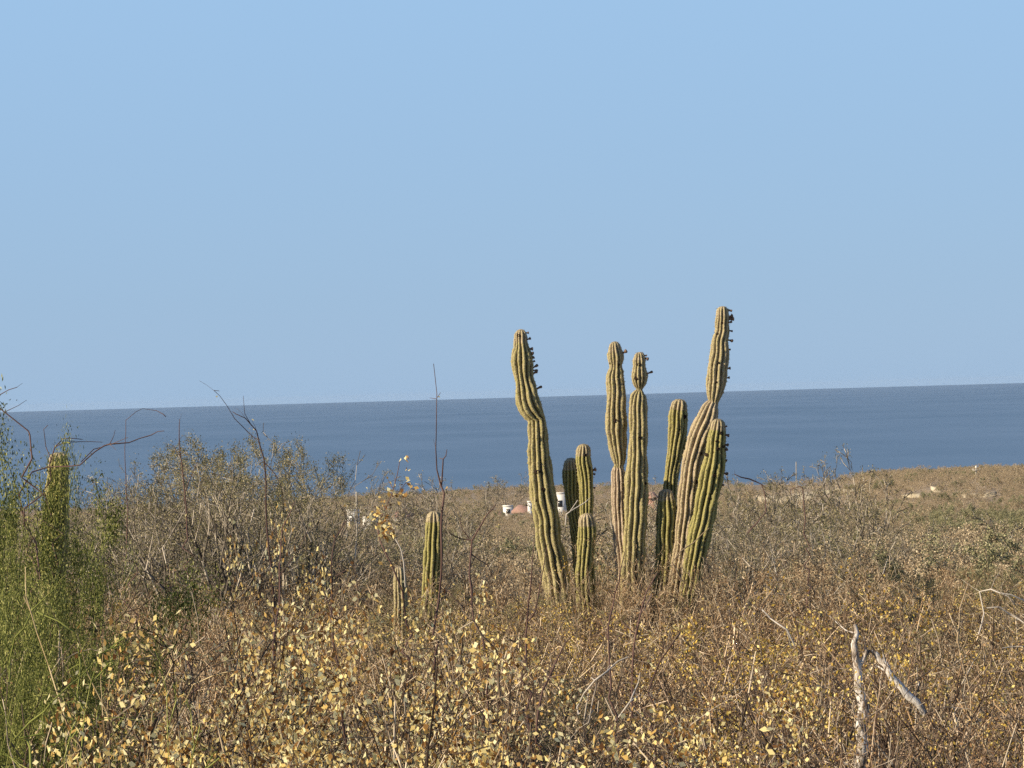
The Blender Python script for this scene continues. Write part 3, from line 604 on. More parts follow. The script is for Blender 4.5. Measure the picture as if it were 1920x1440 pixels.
sapling([[(150, 1260, 2.6), (149, 1230, 2.5), (146, 1205, 2.3), (138, 1184, 2.2), (110, 1165, 2), (70, 1148, 1.7)], [(17, 1280, 2.4), (19, 1234, 2.4), (28, 1195, 2.4), (45, 1178, 2.2), (61, 1143, 2), (85, 1120, 1.7), (103, 1104, 1.2)]],
        17, 'curved yellowish stem arching over the scrub at the lower left', mt='twig_green', twigs=.5, seed=16, name='green_branch', cat='branch')
sapling([[(1085, 1340, 2.4), (1082, 1326, 2.3), (1095, 1300, 2.3), (1115, 1276, 2.6), (1138, 1259, 2.5), (1158, 1240, 2), (1177, 1232, 1.5)], [(1116, 1276, 1.8), (1108, 1270, 1.2)], [(1120, 1275, 2), (1112, 1310, 2), (1104, 1354, 1.6)]],
        17.5, 'pale grey forked branch in the scrub below the cactus clump', carry=False, mt='pale_wood', twigs=.25, seed=17, name='pale_branch', cat='branch')
sapling([[(1160, 1345, 2.2), (1182, 1315, 2.2), (1188, 1300, 2), (1197, 1280, 1.6), (1200, 1262, 1.1)], [(1182, 1315, 1.8), (1196, 1305, 1.3)]],
        17, 'small pale forked twig beside the larger grey branch', carry=False, mt='pale_wood', twigs=.2, seed=18, name='pale_branch', cat='branch')
sapling([[(1146, 1290, 2.6), (1143, 1240, 2.5), (1140, 1179, 2.3), (1150, 1134, 2.1), (1163, 1070, 1.6), (1172, 1035, 1)], [(1141, 1200, 1.4), (1125, 1160, 1)]],
        21, 'dark reddish stem in front of the foot of the middle cactus stems', twigs=.45, seed=19)
sapling([[(1186, 1280, 2.8), (1188, 1220, 2.7), (1192, 1190, 2.5), (1202, 1146, 2.2), (1212, 1110, 1.8), (1232, 1075, 1.3)], [(1192, 1190, 1.6), (1165, 1165, 1.2)], [(1200, 1155, 1.6), (1222, 1115, 1.4)]],
        20, 'dark red-brown stem leaning right below the cactus clump', twigs=.45, seed=20)
sapling([[(1215, 1300, 2.6), (1235, 1245, 2.5), (1255, 1215, 2.1), (1277, 1184, 1.6)], [(1238, 1240, 1.5), (1245, 1205, 1)]],
        18.5, 'short brown stem leaning right with cream leaves at its tip', twigs=.45, seed=21, leaves=('leaf_cream', 10, .035, [(1274, 1180, 3, 5), (1224, 1243, 5, 9), (1210, 1288, 5, 5)]))
sapling([[(985, 1250, 2.8), (988, 1170, 2.4), (994, 1110, 2), (999, 1040, 1.3), (1002, 1010, .9)], [(990, 1165, 1.8), (1004, 1145, 1.8), (1014, 1090, 1.6), (1021, 1054, 1.2), (1026, 1020, .8)]],
        23, 'two thin dark upright stems in front of the left cactus stem', twigs=.35, seed=22)
sapling([[(1010, 1330, 3), (1018, 1293, 2.7), (1043, 1240, 2.4), (1060, 1205, 1.7), (1085, 1180, 1.1)], [(1030, 1270, 1.6), (1065, 1262, 1.2)]],
        19, 'brown branch reaching up right in the lower middle scrub', twigs=.6, seed=23, leaves=('leaf_gold', 20, .03, None))
sapling([[(935, 1250, 3.2), (930, 1218, 3), (902, 1191, 2.8), (888, 1165, 2.6), (870, 1150, 1.6)], [(888, 1165, 1.6), (860, 1180, 1.4)]],
        22, 'thick dark crooked branch below the single green cactus', mt='twig_dark', twigs=.3, seed=24, name='crooked_branch', cat='branch')
sapling([[(1280, 1090, 1.6), (1260, 1055, 2), (1275, 1035, 1.9), (1300, 1018, 1.6), (1318, 1000, 1.2), (1330, 990, .8)]],
        44, 'grey twig crossing the foot of the front right cactus stem', carry=False, twigs=.3, seed=25, mt='twig_grey', name='bare_branch', cat='branch')
sapling([[(1060, 985, 1.6), (1062, 964, 1.6), (1075, 955, 1.4), (1097, 942, 1.1), (1106, 934, .8)], [(1068, 960, 1.2), (1079, 944, 1), (1083, 938, 1.2)]],
        46, 'pale twig crossing the shaded cactus stem', carry=False, twigs=.1, seed=26, mt='pale_wood', name='pale_branch', cat='branch', tw=.5)
# white-barked tree at the right
wb, nt, b = mat('white_peeling_bark', .8, .15); tcn = N(nt, 'ShaderNodeTexCoord'); n1 = N(nt, 'ShaderNodeTexNoise')
n1.inputs['Scale'].default_value = 14; n1.inputs['Detail'].default_value = 8; n1.inputs['Roughness'].default_value = .75; nt.links.new(tcn.outputs['Object'], n1.inputs[0])
nt.links.new(ramp(nt, n1.outputs[0], [(.42, (.08, .06, .045)), (.48, (.34, .28, .22)), (.56, (.74, .69, .62)), (1, (.8, .77, .72))]), b.inputs['Base Color'])
bp = N(nt, 'ShaderNodeBump'); bp.inputs['Distance'].default_value = .01; nt.links.new(n1.outputs[0], bp.inputs['Height']); nt.links.new(bp.outputs[0], b.inputs['Normal']); M['white_bark'] = wb
mg = N(nt, 'ShaderNodeMapping'); mg.inputs['Scale'].default_value = (1.6, 1.6, .28); nt.links.new(tcn.outputs['Object'], mg.inputs[0]); nt.links.new(mg.outputs[0], n1.inputs[0])
sapling([[(1612, 1440, 11), (1618, 1400, 10.5), (1616, 1373, 11), (1620, 1326, 10), (1610, 1290, 8.5), (1608, 1257, 7.5), (1601, 1207, 6), (1607, 1188, 4.5), (1603, 1172, 3)],
         [(1733, 1338, 6), (1718, 1315, 8), (1702, 1304, 8.5), (1691, 1289, 7), (1671, 1270, 7), (1661, 1246, 6), (1650, 1237, 6.2), (1641, 1225, 4.6), (1632, 1220, 3), (1625, 1226, 2)], [(1607, 1257, 4), (1625, 1225, 3), (1620, 1195, 2)]],
        19, 'white-barked forked tree trunk half hidden in the scrub at the right', mt='white_bark', twigs=.25, seed=30, name='white_trunk_tree', cat='tree', sides=9, jit=.1)
sapling([[(1835, 1190, 2), (1845, 1150, 2), (1837, 1109, 2), (1858, 1105, 2), (1875, 1112, 2.1), (1895, 1115, 2.2), (1925, 1128, 2.4), (1960, 1150, 2.6)], [(1870, 1110, 1.4), (1890, 1118, 1.2), (1905, 1135, 1)], [(1850, 1140, 1.6), (1873, 1138, 1.9), (1890, 1150, 2), (1907, 1159, 2), (1935, 1178, 2.2)]],
        24, 'bleached dead branches lying across the scrub at the right edge', carry=False, mt='pale_wood', twigs=.7, seed=31, name='dead_branch', cat='branch')
sapling([[(1960, 1240, 2.4), (1940, 1214, 2.4), (1920, 1212, 2.1), (1895, 1213, 1.8), (1880, 1215, 1.2)]], 20, 'straight bleached twig poking in from the right edge', carry=False, mt='pale_wood', twigs=.1, seed=32, name='dead_branch', cat='branch')
sapling([[(1490, 1210, 2.4), (1475, 1180, 2.6), (1462, 1172, 2.4), (1445, 1160, 2), (1428, 1142, 1.6)], [(1475, 1180, 1.6), (1484, 1215, 1.6)]], 21, 'short pale stick slanting down left of the white-barked tree', carry=False, mt='pale_wood', twigs=.15, seed=33, name='pale_branch', cat='branch')
sapling([[(1402, 1000, 2), (1436, 960, 1.7), (1434, 925, 1.5), (1428, 908, 1.5), (1405, 898, 2), (1390, 895, 1.6), (1377, 889, 1)], [(1428, 908, 1), (1436, 915, 1)]], 45, 'dark bare branch tip against the sea right of the cactus clump', carry=False, twigs=.3, seed=34, name='bare_branch', cat='branch', tw=.5)
sapling([[(1510, 980, 1.6), (1507, 945, 1.6), (1505, 915, 1.5), (1500, 912, 1.2), (1484, 917, 1), (1481, 922, .9), (1484, 930, .9)]], 40, 'small dark crooked branch in front of the pale sand bank', twigs=.05, seed=35, name='bare_branch', cat='branch', tw=.3)
sapling([[(1820, 1300, 2.6), (1795, 1200, 2.6), (1800, 1140, 2.2), (1815, 1095, 1.6)], [(1797, 1190, 1.5), (1780, 1150, 1.2)]], 22, 'greyish upright stem in the scrub at the right', mt='twig_grey', twigs=.6, seed=36)

# ---------------------------------------------------------------- green tree and shrubs at the left
def at(px, D): return P(px, 1000, D).x
place('verde', at(-40, 22), 22, 0, 'green_tree', 'big feathery green tree cut by the left edge', 'tree', v=0, ztop=P(20, 850, 22).z, rz=1.0, wide=.5)
place('verde', at(0, 20), 20, 0, 'green_tree', 'lower bushy green tree in front of the vine-covered cactus', 'tree', v=1, ztop=P(70, 985, 20).z, rz=2.0, wide=.28)
place('verde', at(-90, 18), 18, 0, 'green_tree', 'dense green bush low at the left edge', 'bush', v=0, ztop=P(10, 1080, 18).z, rz=4.0, wide=.36)
place('verde', at(-50, 23), 23, 0, 'green_tree', 'airy green crown top against the sea at the left edge', 'tree', v=0, ztop=P(0, 830, 23).z, rz=4.4, wide=.27)
place('verde', at(-10, 24), 24, 0, 'green_tree', 'green tree crown just left of the vine-covered cactus', 'tree', v=1, ztop=P(0, 930, 24).z, rz=3.1, wide=.3)
place('verde', at(10, 21), 21, 0, 'green_tree', 'dense green thicket below the vine-covered cactus', 'bush', v=0, ztop=P(40, 1010, 21).z, rz=5.2, wide=.28)
place('verde', at(-40, 19.2), 19.2, 0, 'green_tree', 'lowest dense green thicket at the left edge', 'bush', v=1, ztop=P(0, 1040, 19.2).z, rz=.4, wide=.3)
place('broom', at(130, 15.5), 15.5, 0, 'green_broom_shrub', 'wiry bright green shrub near the bottom left corner', 'shrub', v=0, ztop=P(170, 1235, 15.5).z, rz=0, wide=.6)
place('broom', at(20, 14.5), 14.5, 0, 'green_broom_shrub', 'wiry green shrub in the very bottom left corner', 'shrub', v=1, ztop=P(20, 1260, 14.5).z, rz=1, wide=.8)
place('broom', at(300, 14.4), 14.4, 0, 'green_broom_shrub', 'thin green shrub under the left cream-leaved bush', 'shrub', v=0, ztop=P(300, 1380, 14.4).z, rz=3, wide=.8)
place('straw', at(118, 16.8), 16.8, 0, 'straw_shrub', 'fan of pale straw-coloured twigs right of the green tree', 'shrub', ztop=P(118, 1100, 16.8).z, wide=.6)

# ---------------------------------------------------------------- mid-distance trees over the sea
for i, (px, D, top, k, lab) in enumerate([
    (375, 75, 838, 'olive', 'leftmost of the olive bushy trees standing against the sea'),
    (455, 72, 832, 'olive', 'middle olive bushy tree under the tall leaning sapling'),
    (560, 78, 843, 'olive', 'rightmost olive bushy tree with the sea behind it'),
    (606, 84, 890, 'baretree', 'low grey tree at the right end of the olive row'),
    (310, 68, 872, 'baretree', 'grey bare tree left of the olive row'),
    (235, 72, 905, 'baretree', 'grey bare tree between the vine-covered cactus and the olive row'),
    (170, 66, 920, 'baretree', 'low grey bare tree just right of the vine-covered cactus'),
    (345, 58, 868, 'baretree', 'twiggy grey tree under the reddish bare stem left of the olive row'),
    (440, 60, 850, 'baretree', 'twiggy grey tree in front of the gap in the olive row'),
    (255, 60, 898, 'baretree', 'twiggy brown-grey tree at the left foot of the olive row'),
    (535, 59, 862, 'baretree', 'twiggy grey tree in front of the rightmost olive tree'),
    (500, 80, 836, 'olive', 'olive tree squeezed between the middle and rightmost ones'),
    (325, 84, 850, 'olive', 'thin olive tree at the left end of the olive row'),
    (150, 58, 950, 'baretree', 'twiggy low tree right beside the vine-covered cactus'),
    (410, 64, 880, 'baretree', 'low grey bare tree in front of the left olive tree'),
    (505, 66, 872, 'baretree', 'low grey bare tree in front of the middle of the olive row'),
    (590, 68, 905, 'baretree', 'low grey bare tree at the right foot of the olive row'),
    (275, 82, 895, 'baretree', 'grey bare tree farther back between two nearer ones at the left'),
    (200, 80, 925, 'baretree', 'faint grey bare tree against the sea right of the vine-covered cactus'),
    (725, 620, 915, 'fartree', 'faint grey tree on the shore behind the cream-leaved sapling'),
    (765, 235, 922, 'fartree', 'low faint grey tree on the shore left of the single green cactus'),
    (880, 205, 912, 'fartree', 'grey shore tree between the single green cactus and the forked sapling'),
    (1230, 200, 905, 'fartree', 'thin shore tree seen between the middle and right cactus stems'),
    (1410, 105, 905, 'fartree', 'tangled grey tree beside the dark bare branch tip'),
    (1600, 135, 885, 'fartree', 'low wispy tree on the slope left of the tallest thin grey tree'),
    (695, 600, 905, 'fartree', 'small grey tree above the white house'),
    (790, 230, 893, 'fartree', 'small grey tree right of the cream-leaved sapling'),
    (855, 190, 925, 'fartree', 'small tan-olive tree behind the single green cactus'),
    (958, 700, 890, 'fartree', 'grey bare tree against the sea left of the cactus clump'),
    (925, 720, 903, 'fartree', 'smaller grey tree beside the one left of the cactus clump'),
    (1385, 120, 893, 'fartree', 'thin grey tree just right of the cactus clump'),
    (1440, 130, 888, 'fartree', 'thin grey tree above the left end of the sand bank'),
    (1548, 140, 862, 'fartree', 'thin grey tree standing against the sea above the sand bank'),
    (1650, 110, 846, 'fartree', 'tallest thin grey tree against the sea at the right'),
    (1497, 150, 905, 'fartree', 'small wispy grey tree between two taller ones above the sand bank')]):
    place(k, at(px, D), D, 0, 'olive_tree' if k == 'olive' else 'bare_tree', lab, 'tree', ztop=P(px, top, D).z, v=i, wide=.72 if k == 'olive' else (.7 if px > 1300 else .95))

# ---------------------------------------------------------------- leading foreground bushes
for i, (px, D, top, k, wd, lab) in enumerate([
    (330, 16.5, 1195, 'leafy', .8, 'bush full of cream dry leaves at the lower left'),
    (440, 18, 1170, 'leafy', .7, 'cream-leaved bush behind and right of the left one'),
    (540, 16, 1230, 'leafy', .8, 'cream-leaved bush in the lower left middle'),
    (690, 17.5, 1250, 'leafy', .8, 'sparser cream-leaved bush at the bottom, left of the densest one'),
    (820, 19, 1165, 'leafy', .85, 'dense cream-leaved bush below the single green cactus'),
    (880, 16, 1270, 'leafy', .8, 'cream-leaved bush at the bottom under the densest one'),
    (735, 24, 1110, 'leafy', .6, 'small cream-leaved bush around the foot of the greyish cactus'),
    (545, 24, 1020, 'leafy', .5, 'thin tall bush with scattered cream leaves left of the greyish cactus'),
    (1180, 15.5, 1330, 'leafy', .8, 'cream-leaved bush at the bottom below the cactus clump'),
    (1330, 15, 1355, 'leafy', .8, 'cream-leaved bush at the bottom right of centre'),
    (1400, 17, 1300, 'gold', .9, 'golden-leaved bush left of the white-barked tree, low'),
    (1570, 24, 1105, 'gold', 1., 'golden-leaved bush above the white-barked tree'),
    (1640, 27, 1075, 'gold', 1., 'golden-leaved bush behind the one above the white-barked tree'),
    (1480, 22, 1150, 'gold', .9, 'golden-leaved bush left of the white-barked trunk'),
    (1700, 23, 1130, 'gold', .9, 'golden-leaved bush right of the white-barked trunk'),
    (1070, 30, 1090, 'gold', .7, 'golden-leaved bush at the foot of the left cactus stem'),
    (1760, 19, 1230, 'rust', .9, 'russet twiggy bush at the lower right'),
    (1480, 15, 1360, 'leafy', .7, 'cream-leaved bush at the bottom left of the white trunk')]):
    place(k, at(px, D), D, 0, {'leafy': 'cream_leaved_bush', 'gold': 'golden_bush', 'rust': 'russet_bush'}[k], lab, 'bush', ztop=P(px, top, D).z, v=i, wide=wd)

# ---------------------------------------------------------------- the individual scrub bushes
place('greynear', at(1655, 17.6), 17.6, 0, 'bare_grey_bush', 'bare grey bush whose twigs cross the white-barked trunk', 'bush', ztop=P(1655, 1255, 17.6).z, v=2, wide=.8)
place('greynear', at(1615, 18.2), 18.2, 0, 'bare_grey_bush', 'fine grey bush tangled over the foot of the white-barked trunk', 'bush', ztop=P(1615, 1290, 18.2).z, v=0, wide=.6)
place('rustnear', at(1690, 18.3), 18.3, 0, 'russet_bush', 'fine brown bush tangled round the leaning arm of the white trunk', 'bush', ztop=P(1690, 1215, 18.3).z, v=2, wide=.6)
place('gold', at(1585, 18.1), 18.1, 0, 'golden_bush', 'golden bush in front of the top of the white-barked trunk', 'bush', ztop=P(1585, 1185, 18.1).z, v=1, wide=.7)
place('rustnear', at(1700, 16.5), 16.5, 0, 'russet_bush', 'russet bush in front of the leaning arm of the white trunk', 'bush', ztop=P(1700, 1300, 16.5).z, v=1, wide=.8)
for i, (px, D, top, k) in enumerate([(1000, 48.9, 1080, 'grey'), (1035, 48.6, 1062, 'rust'), (1075, 48.7, 1055, 'grey'), (1115, 49, 1045, 'rust'), (1150, 48.8, 1015, 'grey'), (1180, 48.7, 1010, 'rust'), (1215, 49, 1012, 'grey'),
        (1245, 48.6, 1035, 'rust'), (1275, 48.2, 1098, 'rust'), (1325, 48.8, 1070, 'grey'), (1100, 48.3, 1075, 'grey'), (1165, 48.4, 1040, 'rust'), (1225, 48.3, 1045, 'grey'), (1350, 49.6, 1020, 'grey'), (1055, 48.2, 1075, 'rust')]):
    place(k, at(px, D), D, 0, 'bare_grey_bush' if k == 'grey' else 'russet_bush', ('bare grey' if k == 'grey' else 'russet twiggy') + ' bush crowding the foot of the big cactus clump', 'bush', ('bare grey' if k == 'grey' else 'russet') + ' bushes at the foot of the big cactus', ztop=P(px, top, D).z, v=i, wide=.62)
BINS = [(-9999, 130, 'at the left edge'), (130, 260, 'just right of the green tree'), (260, 400, 'below the left skyline trees'), (400, 640, 'below the tall leaning sapling'),
        (640, 780, 'in line with the white house'), (780, 960, 'in line with the single green cactus'), (960, 1130, 'in line with the tall left cactus stem'), (1130, 1350, 'in line with the right cactus stems'),
        (1350, 1560, 'in line with the sand bank'), (1560, 1760, 'in line with the white-barked trunk'), (1760, 9999, 'near the right edge')]
DEPS = [(18, 'at the front'), (24, 'in the near foreground'), (34, 'in the middle distance'), (48, 'just before the cacti'), (999, 'beyond the cacti')]
def where(px, yy): return next(d for m_, d in DEPS if yy < m_) + ', ' + next(t for a, b_, t in BINS if a <= px < b_)
zones = [('left', 0, 640), ('middle', 640, 1280), ('right', 1280, 1921)]
NM = {'grey': ('bare_grey_bush', 'bare grey-brown twiggy bush'), 'rust': ('russet_bush', 'russet twiggy bush with tiny dry leaves'),
      'leafy': ('cream_leaved_bush', 'dry bush with scattered cream leaves'), 'gold': ('golden_bush', 'dry bush with small golden leaves'), 'olive': ('olive_bush', 'olive-green airy bush')}
SHORT = {'grey': 'bare grey bush', 'rust': 'russet twiggy bush', 'leafy': 'cream-leaved bush', 'gold': 'golden-leaved bush', 'olive': 'olive-green bush'}
RS = random.Random(5); y = 13.0; cnt = 0; row = 0
while y < 66:
    sp = 1.45 if y < 30 else (1.7 if y < 46 else 1.95); hw = .162 * y + 1.2
    x = -hw + (row % 2) * sp * .5
    while x < hw:
        xx = x + RS.uniform(-.4, .4); yy = y + RS.uniform(-.5, .5); gz = ground(xx, yy)
        px = pix((xx, yy, gz + 2))[0]; nz = mnoise.noise(Vector((xx * .25, yy * .16, 5))); u = RS.random()
        if yy < 24:
            if px < 140: kind = 'olive' if u < .3 else 'grey'
            elif px < 1400:
                pl = .5 if (250 < px < 420 or 490 < px < 620 or 720 < px < 930) else (.12 if px < 960 else (.5 if yy < 16.5 and 1150 < px < 1390 else .1))
                kind = 'leafy' if u < pl else ('grey' if u < .8 else 'rust')
            else: kind = 'gold' if u < (.6 if px < 1730 and yy > 18 else .2) else ('grey' if u < .65 else 'rust')
        else:
            kind = 'rust' if nz > -.02 else 'grey'
            if u < .1: kind = 'gold'
            if u > .93: kind = 'olive'
        H = (2.25 if yy < 24 else 2.05) * RS.uniform(.82, 1.18) + (.25 if nz > .2 else 0)
        if kind == 'olive': H = 1.9
        if yy < 18: H = min(H, 2.2)
        # keep the feet of the columns as open as in the photograph
        cap = None
        if yy < 49.5:
            for (a, b_, c) in ((975, 1140, 1052), (1140, 1262, 1008), (1262, 1345, 1085), (780, 840, 1135), (725, 770, 1150), (1590, 1640, 1180), (1640, 1740, 1205), (60, 150, 1080), (640, 960, 1040), (-100, 250, 1000)):
                if a - 12 < px < b_ + 12: cap = c if cap is None else max(cap, c)
        if cap is not None: H = min(H, P(px, cap - RS.uniform(-8, 32), yy).z - gz)
        if H > .7 and not (abs(yy - D0 + .3) < .8 and 980 < px < 1350):
            place(kind + 'near' if yy < 27 and kind in ('grey', 'rust') else kind, xx, yy, H, NM[kind][0], f"{'tall ' if H > 2.15 else ('low ' if H < 1.75 else '')}{SHORT[kind]} {where(px, yy)}", 'bush', f"{SHORT[kind]}es {where(px, yy)}")
            cnt += 1
        x += sp
    y += sp * .92; row += 1
print('bushes', cnt)

# ---------------------------------------------------------------- scattered scrub beyond (one stuff object)
def scatter(name, label, pts, sources, sizes):
    """pts: x,y,z,rot,scale,index"""
    A = np.array(pts, np.float32); me = bpy.data.meshes.new(name); me.vertices.add(len(A)); me.vertices.foreach_set('co', A[:, :3].ravel())
    for k, c in (('rot', 3), ('scl', 4), ('idx', 5)):
        at_ = me.attributes.new(k, 'FLOAT', 'POINT'); at_.data.foreach_set('value', A[:, c].copy())
    o = link(name, me); prop(o, label, kind='stuff')
    g = bpy.data.node_groups.new(name, 'GeometryNodeTree')
    g.interface.new_socket('Geometry', in_out='INPUT', socket_type='NodeSocketGeometry'); g.interface.new_socket('Geometry', in_out='OUTPUT', socket_type='NodeSocketGeometry')
    gi, go = g.nodes.new('NodeGroupInput'), g.nodes.new('NodeGroupOutput'); jn = g.nodes.new('GeometryNodeJoinGeometry')
    def attr(nm):
        a = g.nodes.new('GeometryNodeInputNamedAttribute'); a.data_type = 'FLOAT'; a.inputs[0].default_value = nm; return a.outputs[0]
    cb = g.nodes.new('ShaderNodeCombineXYZ'); g.links.new(attr('rot'), cb.inputs[2]); sc = attr('scl'); ix = attr('idx')
    for k, src in enumerate(sources):
        oi = g.nodes.new('GeometryNodeObjectInfo'); oi.inputs['Object'].default_value = src; oi.inputs['As Instance'].default_value = True
        cmp_ = g.nodes.new('FunctionNodeCompare'); cmp_.data_type = 'FLOAT'; cmp_.operation = 'EQUAL'; g.links.new(ix, cmp_.inputs[0]); cmp_.inputs[1].default_value = k; cmp_.inputs['Epsilon'].default_value = .1
        ip = g.nodes.new('GeometryNodeInstanceOnPoints'); g.links.new(gi.outputs[0], ip.inputs['Points']); g.links.new(cmp_.outputs[0], ip.inputs['Selection'])
        g.links.new(oi.outputs['Geometry'], ip.inputs['Instance']); g.links.new(cb.outputs[0], ip.inputs['Rotation']); g.links.new(sc, ip.inputs['Scale'])
        g.links.new(ip.outputs[0], jn.inputs[0])
    g.links.new(jn.outputs[0], go.inputs[0]); md = o.modifiers.new('scatter', 'NODES'); md.node_group = g
    return o

# a few nearer bushes of the lite kinds are things of their own and serve as the scatter sources
src = []
for i, (k, px, D, lab) in enumerate([('lite', 1500, 72, 'tan rounded bush in the farther scrub below the sand bank'), ('lite', 300, 78, 'tan rounded bush under the grey trees at the left'),
        ('lite', 930, 70, 'tan bush between the single cactus and the clump'), ('lite', 1700, 76, 'tan bush below the headland at the right'),
        ('litegreen', 1850, 150, 'dull green bush below the headland at the right edge'), ('litegreen', 1790, 170, 'dull green bush left of the one at the right edge'),
        ('litebare', 1420, 90, 'bare tan bush right of the cactus clump'), ('litebare', 700, 95, 'bare tan bush below the white house')]):
    v = {'lite': i, 'litegreen': i - 4, 'litebare': i - 6}[k]
    src.append(place(k, at(px, D), D, 2.3, 'scrub_bush', lab, 'bush', v=v))
SH = [PROTO['lite'][0][2], PROTO['lite'][1][2], PROTO['lite'][2][2], PROTO['lite'][3][2], PROTO['litegreen'][0][2], PROTO['litegreen'][1][2], PROTO['litebare'][0][2], PROTO['litebare'][1][2]]
RF = random.Random(8)
def gen(y0, y1, spf, hf, cond=None):
    out = []; y = y0
    while y < y1:
        sp = spf(y); hw = .185 * y + 6; x = -hw
        while x < hw:
            xx, yy = x + RF.uniform(-.5, .5) * sp, y + RF.uniform(-.5, .5) * sp; gz = ground(xx, yy)
            if gz > .8 and (cond is None or cond(xx, yy)):
                px = pix((xx, yy, gz + 1))[0]; u = RF.random()
                gr = .75 if (px > 1730 and 140 < yy < 330) else .08
                k = RF.choice([4, 5]) if u < gr else (RF.choice([6, 7]) if u < gr + .3 else RF.randrange(4))
                out.append((xx, yy, gz - .05, RF.uniform(0, 2 * PI), hf(yy) * RF.uniform(.65, 1.2) / SH[k], k))
            x += sp
        y += sp
    return out
mid = gen(66, 130, lambda y: 1.9, lambda y: 1.9) + gen(130, 330, lambda y: 2.8, lambda y: 1.9)
scatter('scrub', 'dense dry tan scrub running down towards the coast', mid, src, SH)
# ---------------------------------------------------------------- sand bank and small sand patches on the headland
sm, nt, b = mat('pale_sand', .95, .1); tcn = N(nt, 'ShaderNodeTexCoord'); n1 = N(nt, 'ShaderNodeTexNoise'); n1.inputs['Scale'].default_value = .5; n1.inputs['Detail'].default_value = 8
nt.links.new(tcn.outputs['Object'], n1.inputs[0]); nt.links.new(ramp(nt, n1.outputs[0], [(.3, (.30, .25, .165)), (.55, (.47, .40, .28)), (.7, (.55, .48, .35))]), b.inputs['Base Color'])
def hit(px, py):
    """where the sight line through a photo pixel meets the ground"""
    y = 60.0
    while y < 1200:
        p = P(px, py, y)
        if p.z <= ground(p.x, y):
            lo, hi = y - 6, y
            for _ in range(12):
                m_ = (lo + hi) / 2; p = P(px, py, m_)
                if p.z <= ground(p.x, m_): hi = m_
                else: lo = m_
            return P(px, py, hi)
        y += 6
    return None
SANDS = [[(1418, 934, 3), (1432, 931, 13), (1448, 930, 16), (1462, 932, 13), (1480, 929, 17), (1502, 926, 19), (1512, 924, 18), (1530, 922, 11), (1548, 923, 5), (1560, 923, 2)],
         [(1566, 922, 2), (1585, 920, 7), (1604, 919, 3)], [(1745, 918, 3), (1756, 917, 8), (1768, 918, 4)], [(1690, 934, 2), (1730, 931, 3)], [(1785, 931, 3), (1830, 931, 3), (1870, 929, 2)]]
PATCH = [(p[0][0], p[-1][0], min(q[1] for q in p), max(q[1] + q[2] for q in p)) for p in SANDS]
for pts in SANDS:
    ax = [p[0] for p in pts]; n = max(4, int((ax[-1] - ax[0]) / 3)); rows = []
    for i in range(n + 1):
        px = ax[0] + (ax[-1] - ax[0]) * i / n; top = np.interp(px, ax, [p[1] for p in pts]); th = np.interp(px, ax, [p[2] for p in pts]) * (.25 if i in (0, n) else 1)
        col = [hit(px, top + th * (1 - t)) for t in (0, .25, .5, .75, 1)]
        if None not in col: rows.append(col)
    if len(rows) > 2:
        V = []
        for c_ in rows:
            for k, p in enumerate(c_): V.append((p.x, p.y, ground(p.x, p.y) + (.12 + .5 * math.sin(k / 4 * PI) + .25 * mnoise.noise(p * .2))))
        idx = np.array([[i * 5 + j for j in range(4)] for i in range(len(rows) - 1)]).ravel()
        prop(link('sand_bank', mesh('sand_bank', V, np.stack([idx, idx + 5, idx + 6, idx + 1], 1), mats=[sm], smooth=True)), kind='structure')

def not_sand(x, y):
    px, py = pix((x, y, ground(x, y)))
    if 1410 < px < 1610 and py < 950 and y > 420: return RF.random() < .2
    for (a_, b_, c_, d_) in PATCH:
        if a_ - 4 < px < b_ + 4 and c_ - 3 < py < d_ + 9: return False
    return x > 55 or mnoise.noise(Vector((x * .02, y * .008, 9))) > -.28
RT = random.Random(31)
for i in range(34):
    px = RT.choice([RT.uniform(785, 930), RT.uniform(1080, 1200), RT.uniform(1240, 1920), RT.uniform(1240, 1920)]) if i % 3 else RT.uniform(100, 610); D = RT.uniform(56, 115)
    if 960 < px < 1370 and D < 60: D += 14
    zn = 'left' if px < 640 else ('middle' if px < 1280 else 'right')
    place('baretree' if D < 80 else 'fartree', at(px, D), D, 0, 'tall_bare_bush', f'bare grey bush standing tall {where(px, D)}', 'bush', f'taller bare bushes {where(px, D)}', ztop=P(px, RT.uniform(942, 1000), D).z, wide=RT.uniform(.9, 1.4))
for i, (px, py, hp, lab) in enumerate([(1825, 934, 26, 'dark rounded bush at the foot of the utility pole'), (1848, 932, 22, 'dark rounded bush just right of the utility pole'), (1790, 926, 34, 'spiky dark bush left of the utility pole on the headland'),
        (1742, 914, 22, 'rounded bush above a small sand patch on the headland'), (1690, 930, 24, 'rounded grey bush on the headland beyond the thin tall tree'), (1655, 932, 18, 'small grey bush on the left slope of the headland'),
        (1878, 900, 20, 'dark bush near the crest of the headland at the right'), (1912, 905, 22, 'dark bush on the headland cut by the right edge'), (1600, 936, 14, 'small bush at the right end of the sand bank')]):
    h_ = hit(px, py)
    if h_ is not None: place('lite', h_.x, h_.y, hp * h_.y / F, 'headland_bush', lab, 'bush', v=i, wide=1.1)
far = gen(330, 1110, lambda y: 5.0, lambda y: 1.7, not_sand) + gen(330, 760, lambda y: 3.6, lambda y: 1.9, lambda x, y: x > 40 and not_sand(x, y))
scatter('coastal_scrub', 'thin tan scrub on the coastal plain and headland', far, src, SH)

